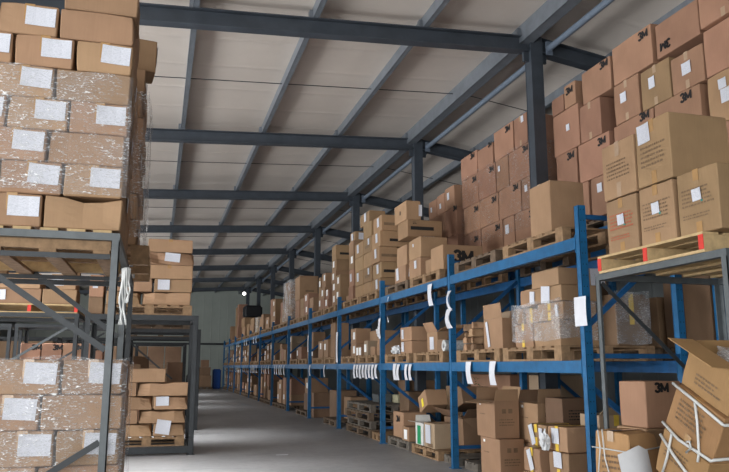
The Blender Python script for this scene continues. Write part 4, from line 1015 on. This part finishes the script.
lo(3.72, 3.98, 10.05, 10.38, .131, .44, 'white carton with green panel, flap open', GREYC, [('panel', 'S', .45, .45, .15, .28, GREENP, 'green_panel'), ('panel', 'W', .5, .45, .14, .26, GREENP, 'green_panel'), ('flap', 'W', 1.4, .12), ('flap', 'N', .2, .1)], open_top=True)
lo(3.70, 4.02, 9.55, 9.98, .131, .47, 'pale carton with white sheet taped on, near second post', PALE, [('label', 'W', .45, .55, .2, .25, 0), ('panel', 'W', .6, .12, .2, .05, FADED, 'printed_band')])
lo(4.06, 4.6, 9.4, 10.1, .131, .55, 'big dark open carton behind the second post', DARKB, [('flap', 'W', 1.0, .2), ('flap', 'S', .9, .2)], open_top=True, dent=.015)
carton(0, .34, 0, .34, 0, .24, TAN, 'tilted carton with yellow mark resting on white boxes', 'cartons at floor level of the blue rack', [('panel', 'W', .5, .4, .08, .12, YEL, 'yellow_mark')], rx=math.radians(-24), base=(3.96, 10.2, .635))
carton(0, .45, 0, .5, 0, .24, DARKB, 'dark tilted carton behind the yellow-marked one', 'cartons at floor level of the blue rack', [], rx=math.radians(-18), base=(4.33, 9.72, .67))
pallet(3.75, 4.6, 7.0 + 1.35, 9.2, 0, .12, WOODG, 'weathered empty pallet on the floor at the second post', boards=8) if False else None
o = pallet(3.74, 4.55, 8.86, 9.30, 0, .10, WOODG, 'worn low pallet just past the second blue post', boards=4)
o = pallet(3.74, 4.55, 8.24, 8.62, 0, .10, WOODG, 'worn low pallet just before the second blue post', boards=4)
# a leafy plant glimpsed behind
root = empty('leafy_plant', (4.84, 10.6, 0)); tag(root, 'small green leafy plant glimpsed behind the second bay', 'plant')
mb = MB(); mb.tube([(0, 0, 0.0), (.01, .01, .35), (-.02, 0, .75)], .012, 5); mb.build('stem', WOODD, root)
mb = MB(); rr = random.Random(5)
for i in range(130):
    a = rr.uniform(0, 2 * PI); r_ = rr.uniform(.01, .09); z = rr.uniform(.55, 1.08); p = Vector((r_ * math.cos(a), r_ * math.sin(a) * 2, z))
    d = Vector((math.cos(a), math.sin(a), rr.uniform(-.4, .6))).normalized() * rr.uniform(.03, .06); s = d.cross(Vector((0, 0, 1))).normalized() * .014
    mb.add([p, p + d * .5 + s, p + d, p + d * .5 - s], [(0, 1, 2, 3)])
mb.build('foliage', LEAF, root)
# third bay: stacked empty pallets
for i in range(4):
    pallet(3.66 + (.0, .03, -.02, .01)[i] + .02, 4.66 - .04, 12.6 + (.0, .04, .0, -.02)[i], 14.3 + (0, .03, .02, .0)[i], .145 * i, .144, WOODG if i % 2 else WOODD, f'{("lowest", "second", "third", "topmost")[i]} of the four stacked empty pallets')
pallet(3.68, 4.15, 11.88, 12.5, 0, .13, WOOD, 'single floor pallet before the stacked empty pallets', boards=5)
def tray(x0, x1, y0, y1, z0, h, mat, label, n_in, imat):
    cx, cy = (x0 + x1) / 2, (y0 + y1) / 2; e = empty('plastic_crate', (cx, cy, z0)); tag(e, label, 'crate')
    a, b = (x1 - x0) / 2, (y1 - y0) / 2; mb = MB(); t = .012
    mb.box(-a, a, -b, b, 0, t); mb.box(-a, -a + t, -b, b, t, h); mb.box(a - t, a, -b, b, t, h); mb.box(-a + t, a - t, -b, -b + t, t, h); mb.box(-a + t, a - t, b - t, b, t, h)
    mb.build('body', mat, e)
    mb = MB(); mb.box(-a - .01, a + .01, -b - .01, -b, h - .03, h); mb.box(-a - .01, -a, -b, b, h - .03, h); mb.build('rim', mat, e)
tray(4.05, 4.3, 13.3, 13.7, .582, .14, GREY, 'pale crate on the stacked empty pallets', 0, None)
tray(4.33, 4.56, 13.0, 13.35, .582, .14, simple('cream_plastic', (.5, .46, .3), .5), 'cream crate beside the pale crate on stacked pallets', 0, None)
# black bins behind
for i, (x, y, z) in enumerate(((5.3, 14.1, 0), (4.72, 11.95, 0))):
    pass
# fourth bay
pallet(3.66, 4.6, 15.1, 16.3, 0, .13, WOODD, 'empty floor pallet in the fourth bay')
pallet(3.66, 4.6, 18.3, 19.7, 0, .13, WOODD, 'floor pallet under tall logo cartons in the fifth bay')
lo(3.78, 4.3, 18.6, 19.25, .131, .56, 'lower carton beneath the tilted logo carton, fifth bay', DARKB)
lo(3.80, 4.3, 18.62, 19.2, .562, .95, 'logo carton in the fifth bay, faces the aisle', TAN, [('logo', 'S', .7, .7, .14, 0), ('label', 'W', .5, .5, .1, .1, 0)])
lo(3.78, 4.4, 17.95, 18.25, .0, .6, 'dark carton at the fourth blue post', DARKB)
lo(4.0, 4.5, 16.5, 17.2, .0, .7, 'dark carton deep in the fourth bay', DARKB)
lo(4.0, 4.4, 15.2, 15.8, .131, .6, 'tan carton deep on the fourth bay pallet', TAN)
rr = random.Random(33)
for k in range(5, 12):
    pallet(3.62, 4.6, KB[k] + .3, KB[k] + 1.5, 0, .13, WOODD, f'near floor pallet in the {ORD[k]} bay of the blue rack')
    pallet(3.62, 4.6, KB[k] + 1.6, KB[k] + 2.8, 0, .13, WOODD, f'far floor pallet in the {ORD[k]} bay of the blue rack')
    y = KB[k] + .3; i = 0
    while y < KB[k + 1] - .7:
        w = rr.uniform(.4, .6); z = .131; top = rr.choice([.45, .6, .8, 1.0, 1.0]); r_ = 0; x0 = 3.70 + rr.uniform(0, .1)
        if KB[k] + 1.5 < y + w and y < KB[k] + 1.6: y = KB[k] + 1.61
        while z < top - .1:
            h = min(rr.uniform(.25, .45), 1.15 - z)
            pr = [('label', 'W', rr.uniform(.3, .7), .55, .16, .16, 0)] if rr.random() < .4 else []
            lo(x0, x0 + rr.uniform(.4, .55), y, y + w, z + .001, z + h, f'tan carton, {ORD[i]} along, {ORD[r_]} up, floor level, {ORD[k]} bay', rr.choice([TAN, TAN, PINK, DARKB]), pr)
            z += h; r_ += 1
        y += w + rr.uniform(.02, .15); i += 1

# ================================================================== PAPER TAGS
def hangtag(y, z1, w, h, label, x=3.585, curl=.012, cat='tag', rot=0):
    mb = MB(); n = 5; vs = []
    for j in range(n + 1):
        for i in range(3):
            u = (i / 2 - .5) * w; v = -h * j / n
            vs.append((-curl * math.sin(j / n * PI) * (1 + .5 * i), -u + rot * v, v))
    mb.add(vs, [(j*3+i, j*3+i+1, (j+1)*3+i+1, (j+1)*3+i) for j in range(n) for i in range(2)])
    mb2 = MB(); mb2.v = list(mb.v); mb2.f = list(mb.f); mb2.mi = list(mb.mi)
    o = mb2.build('paper_tag', TAGM, None, (x, y, z1), smooth=True)
    tag(o, label, cat, 'white paper tags on the blue rack'); return o
TAGM = simple('tag_paper', (.66, .66, .70), .6, var=.03)
rr = random.Random(8)
for i in range(8): hangtag(11.92 + .20 * i, 1.28, .15, .23 + .02 * (i % 2), f'white tag, {ORD[i]} in the row hung across the third bay')
hangtag(10.90, 1.29, .16, .25, 'white tag hung far from the post in the second bay', rot=.1); hangtag(10.72, 1.28, .14, .24, 'white tag overlapping its neighbour, second bay', rot=-.1)
hangtag(10.35, 1.28, .13, .23, 'white tag third in the second bay'); hangtag(10.17, 1.28, .13, .23, 'white tag nearest the post in the second bay')
hangtag(8.08, 1.305, .16, .26, 'slanting white tag on the first bay lower beam', rot=.15); hangtag(7.42, 1.305, .16, .26, 'wide white tag on the first bay lower beam, nearer end')
hangtag(9.32, 2.37, .17, .30, 'white tag hanging from the top beam past the second post', rot=.12)
hangtag(8.63, 2.21, .12, .26, 'curled upper slip stuck on the second blue post', x=3.59, curl=.03, rot=.1); hangtag(8.64, 1.98, .19, .25, 'curled lower slip stuck on the second blue post', x=3.59, curl=.03)
hangtag(5.64, 1.86, .19, .26, 'white card taped flat to the end post', x=3.592, curl=.003)
mb = MB()
hangtag(11.72, 2.05, .12, .34, 'long white slip on the third blue post', x=3.59, curl=.008)
hangtag(14.76, 1.95, .15, .62, 'long white slip on the fourth blue post', x=3.59, curl=.006)
hangtag(17.80, 2.0, .12, .4, 'long white slip on the fifth blue post', x=3.59, curl=.006)
hangtag(11.2, 2.37, .05, .42, 'narrow twisted strip dangling from the top beam', x=3.58, curl=.02)
hangtag(15.9, 1.28, .12, .26, 'single white tag in the fourth bay'); hangtag(17.5, 1.28, .14, .26, 'white tag beside the fifth post')
for k in range(5, 12):
    n_ = (5, 4, 5, 3, 4, 3, 3)[k - 5]
    for i in range(n_):
        hangtag(KB[k] + .45 + (2.2 / n_) * i + rr.uniform(-.05, .05), 1.28, .15, .28, f'white tag {ORD[i]} along the lower beam, {ORD[k]} bay')
    if k > 6:
        for i in range(2): hangtag(KB[k] + .8 + i * .8, 2.36, .2, .24, f'white tag {ORD[i]} along the top beam, {ORD[k]} bay')
mb = MB(); mb.add([(-.09, -.03, .002), (.08, -.05, .002), (.10, .03, .004), (-.07, .04, .002)], [(0, 1, 2, 3)])
o = mb.build('paper_scrap', TAGM, None, (1.78, 10.62, .001)); tag(o, 'scrap of white paper lying on the aisle floor', 'paper')
# ================================================================== END OF THE AISLE
nm = 'cartons at the aisle end'
pallet(2.2, 3.0, 41.6, 42.6, 0, .13, WOODD, 'dark pallet at the far end of the aisle', 'x')
carton(2.3, 2.95, 41.7, 42.3, .131, .75, DARKB, 'lower dark carton at the far aisle end', nm, keep=True)
carton(2.3, 2.9, 41.7, 42.3, .752, 1.2, DARKB, 'middle dark carton at the far aisle end', nm, keep=True)
carton(2.35, 2.8, 41.7, 42.3, 1.202, 1.6, DARKB, 'top dark carton at the far aisle end', nm, keep=True)
soft_box('storage_bin', 3.05, 3.5, 42.0, 42.6, 0, 1.1, BLUEP, 'dark blue bin standing at the far aisle end', 'bin')
soft_box('waste_bag', 1.6, 2.05, 42.0, 42.5, 0, .8, BLACKP, 'dark bundle near the end wall beside dark cartons', 'bundle')
# small lamp at the far end of the roof
e = empty('ceiling_lamp', (4.55, 41.0, 5.3)); tag(e, 'small lit lamp hanging near the far roof end', 'lamp')
m, nt, b = new_mat('lamp_glow'); b.inputs['Emission Color'].default_value = (1, .97, .9, 1); b.inputs['Emission Strength'].default_value = 6
bm = bmesh.new(); bmesh.ops.create_uvsphere(bm, u_segments=16, v_segments=10, radius=.09); me = bpy.data.meshes.new('bulb'); bm.to_mesh(me); bm.free(); obj('bulb', me, m, e)
mb = MB(); mb.tube([(0, 0, .08), (0, 0, .55)], .012, 6); mb.build('stem', DGREY, e)

# ------------------------------------------------------------------ build the cartons
def px_size(c):
    x0, x1, y0, y1, z0, z1 = c['b']
    if c['base']: return 1e3
    d = math.sqrt(((x0 + x1) / 2) ** 2 + ((y0 + y1) / 2) ** 2)
    return 1e3 if c['keep'] else ((y1 - y0) * .5 + (x1 - x0)) * (z1 - z0) / d ** 2
order = sorted(range(len(CART)), key=lambda i: -px_size(CART[i]))
NMAX = 330
ind = set(order[:NMAX])
for i in sorted(ind): make_carton(CART[i], 100 + i)
rest = order[NMAX:]
print('CARTONS', len(CART), 'rest', len(rest))
if rest:
    mb = MB(); mats = [TAN, GOLD, PINK, DARKB, PALE, WHITE]
    for i in rest:
        c = CART[i]; x0, x1, y0, y1, z0, z1 = c['b']; mi = mats.index(c['mat']) if c['mat'] in mats else 0
        mb.box(x0 + .003, x1 - .003, y0 + .003, y1 - .003, z0, z1 - .002, mi)
        for p in c['parts']:
            if p[0] == 'label' and p[1] == 'W':
                yc = y1 - p[2] * (y1 - y0); zc_ = z0 + p[3] * (z1 - z0); mb.box(x0, x0 + .004, yc - .07, yc + .07, zc_ - .07, zc_ + .07, 5)
    o = mb.build('distant_cartons', mats); o['kind'] = 'stuff'; o['label'] = 'mass of small tan cartons far down the blue rack'; o['category'] = 'cartons'
dups = [(l, n) for l, n in used_labels.items() if len(n) > 1]
print('DUP LABELS', len(dups), dups[:12])
print('LONG', [l for l in used_labels if len(l.replace('-', ' ').split()) > 17][:8], 'n16', [l for l in used_labels if len(l.split()) > 16][:8])

# ------------------------------------------------------------------ camera
vx, vy, f, W, H = 157.0, 366.3, 720.0, 729.0, 472.0
dy = Vector(((vx - W / 2) / f, -(vy - H / 2) / f, -1)).normalized()
zc_ = Vector((0, 1, 0)); zc_ = Vector((0, -dy.z, dy.y)).normalized()
if zc_.y < 0: zc_ = -zc_
xc = dy.cross(zc_)
Mcw = Matrix((xc, dy, zc_)).transposed()      # world -> camera
cam = bpy.data.cameras.new('camera'); co = bpy.data.objects.new('camera', cam); col.objects.link(co)
co.matrix_world = Matrix.Translation((0, 0, CAMZ)) @ Mcw.transposed().to_4x4()
cam.sensor_width = 36; cam.lens = f / W * 36; cam.clip_end = 200; cam.clip_start = .05
scn.camera = co
# ------------------------------------------------------------------ light
def area(name, loc, rot, sx, sy, power, color=(1, 1, 1), spread=180):
    l = bpy.data.lights.new(name, 'AREA'); l.shape = 'RECTANGLE'; l.size = sx; l.size_y = sy; l.energy = power; l.color = color; l.spread = math.radians(spread)
    o = bpy.data.objects.new(name, l); col.objects.link(o); o.location = loc; o.rotation_euler = rot; return o
DAY = (0.93, 0.97, 1.0)
PW = [900, 950, 260, 300, 480, 620]
for (a, b), pw in zip(DOORS, PW):
    area('daylight_opening', (XL - .2, (a + b) / 2, 1.6), (0, -PI / 2 - .42, 0), 2.9, b - a - .1, pw, DAY)
for k, (a, b, pw) in enumerate(ROOF_FILL):
    area('roof_fill_lamp', (-4.2, (a + b) / 2, zc(-4.2) - .05), (0, -.72, 0), 3.6, b - a - .1, pw, DAY, 30)  # unseen lamps added to brighten the aisle floor in bands; no skylight is cut
area('daylight_gate', (-2.0, YF - .3, 1.9), (-PI / 2, 0, PI), 5.0, 3.5, 520, DAY)
w = bpy.data.worlds.new('sky'); scn.world = w; w.use_nodes = True
bg = w.node_tree.nodes['Background']; bg.inputs['Color'].default_value = (.80, .88, 1.0, 1); bg.inputs['Strength'].default_value = 0.15
vs_ = scn.view_settings; vs_.view_transform = 'Standard'; vs_.look = 'None'; vs_.gamma = 1; vs_.use_curve_mapping = False; vs_.exposure = 0.08
scn.cycles.max_bounces = 8; scn.cycles.diffuse_bounces = 5; scn.cycles.transparent_max_bounces = 12
scn.cycles.use_denoising = True
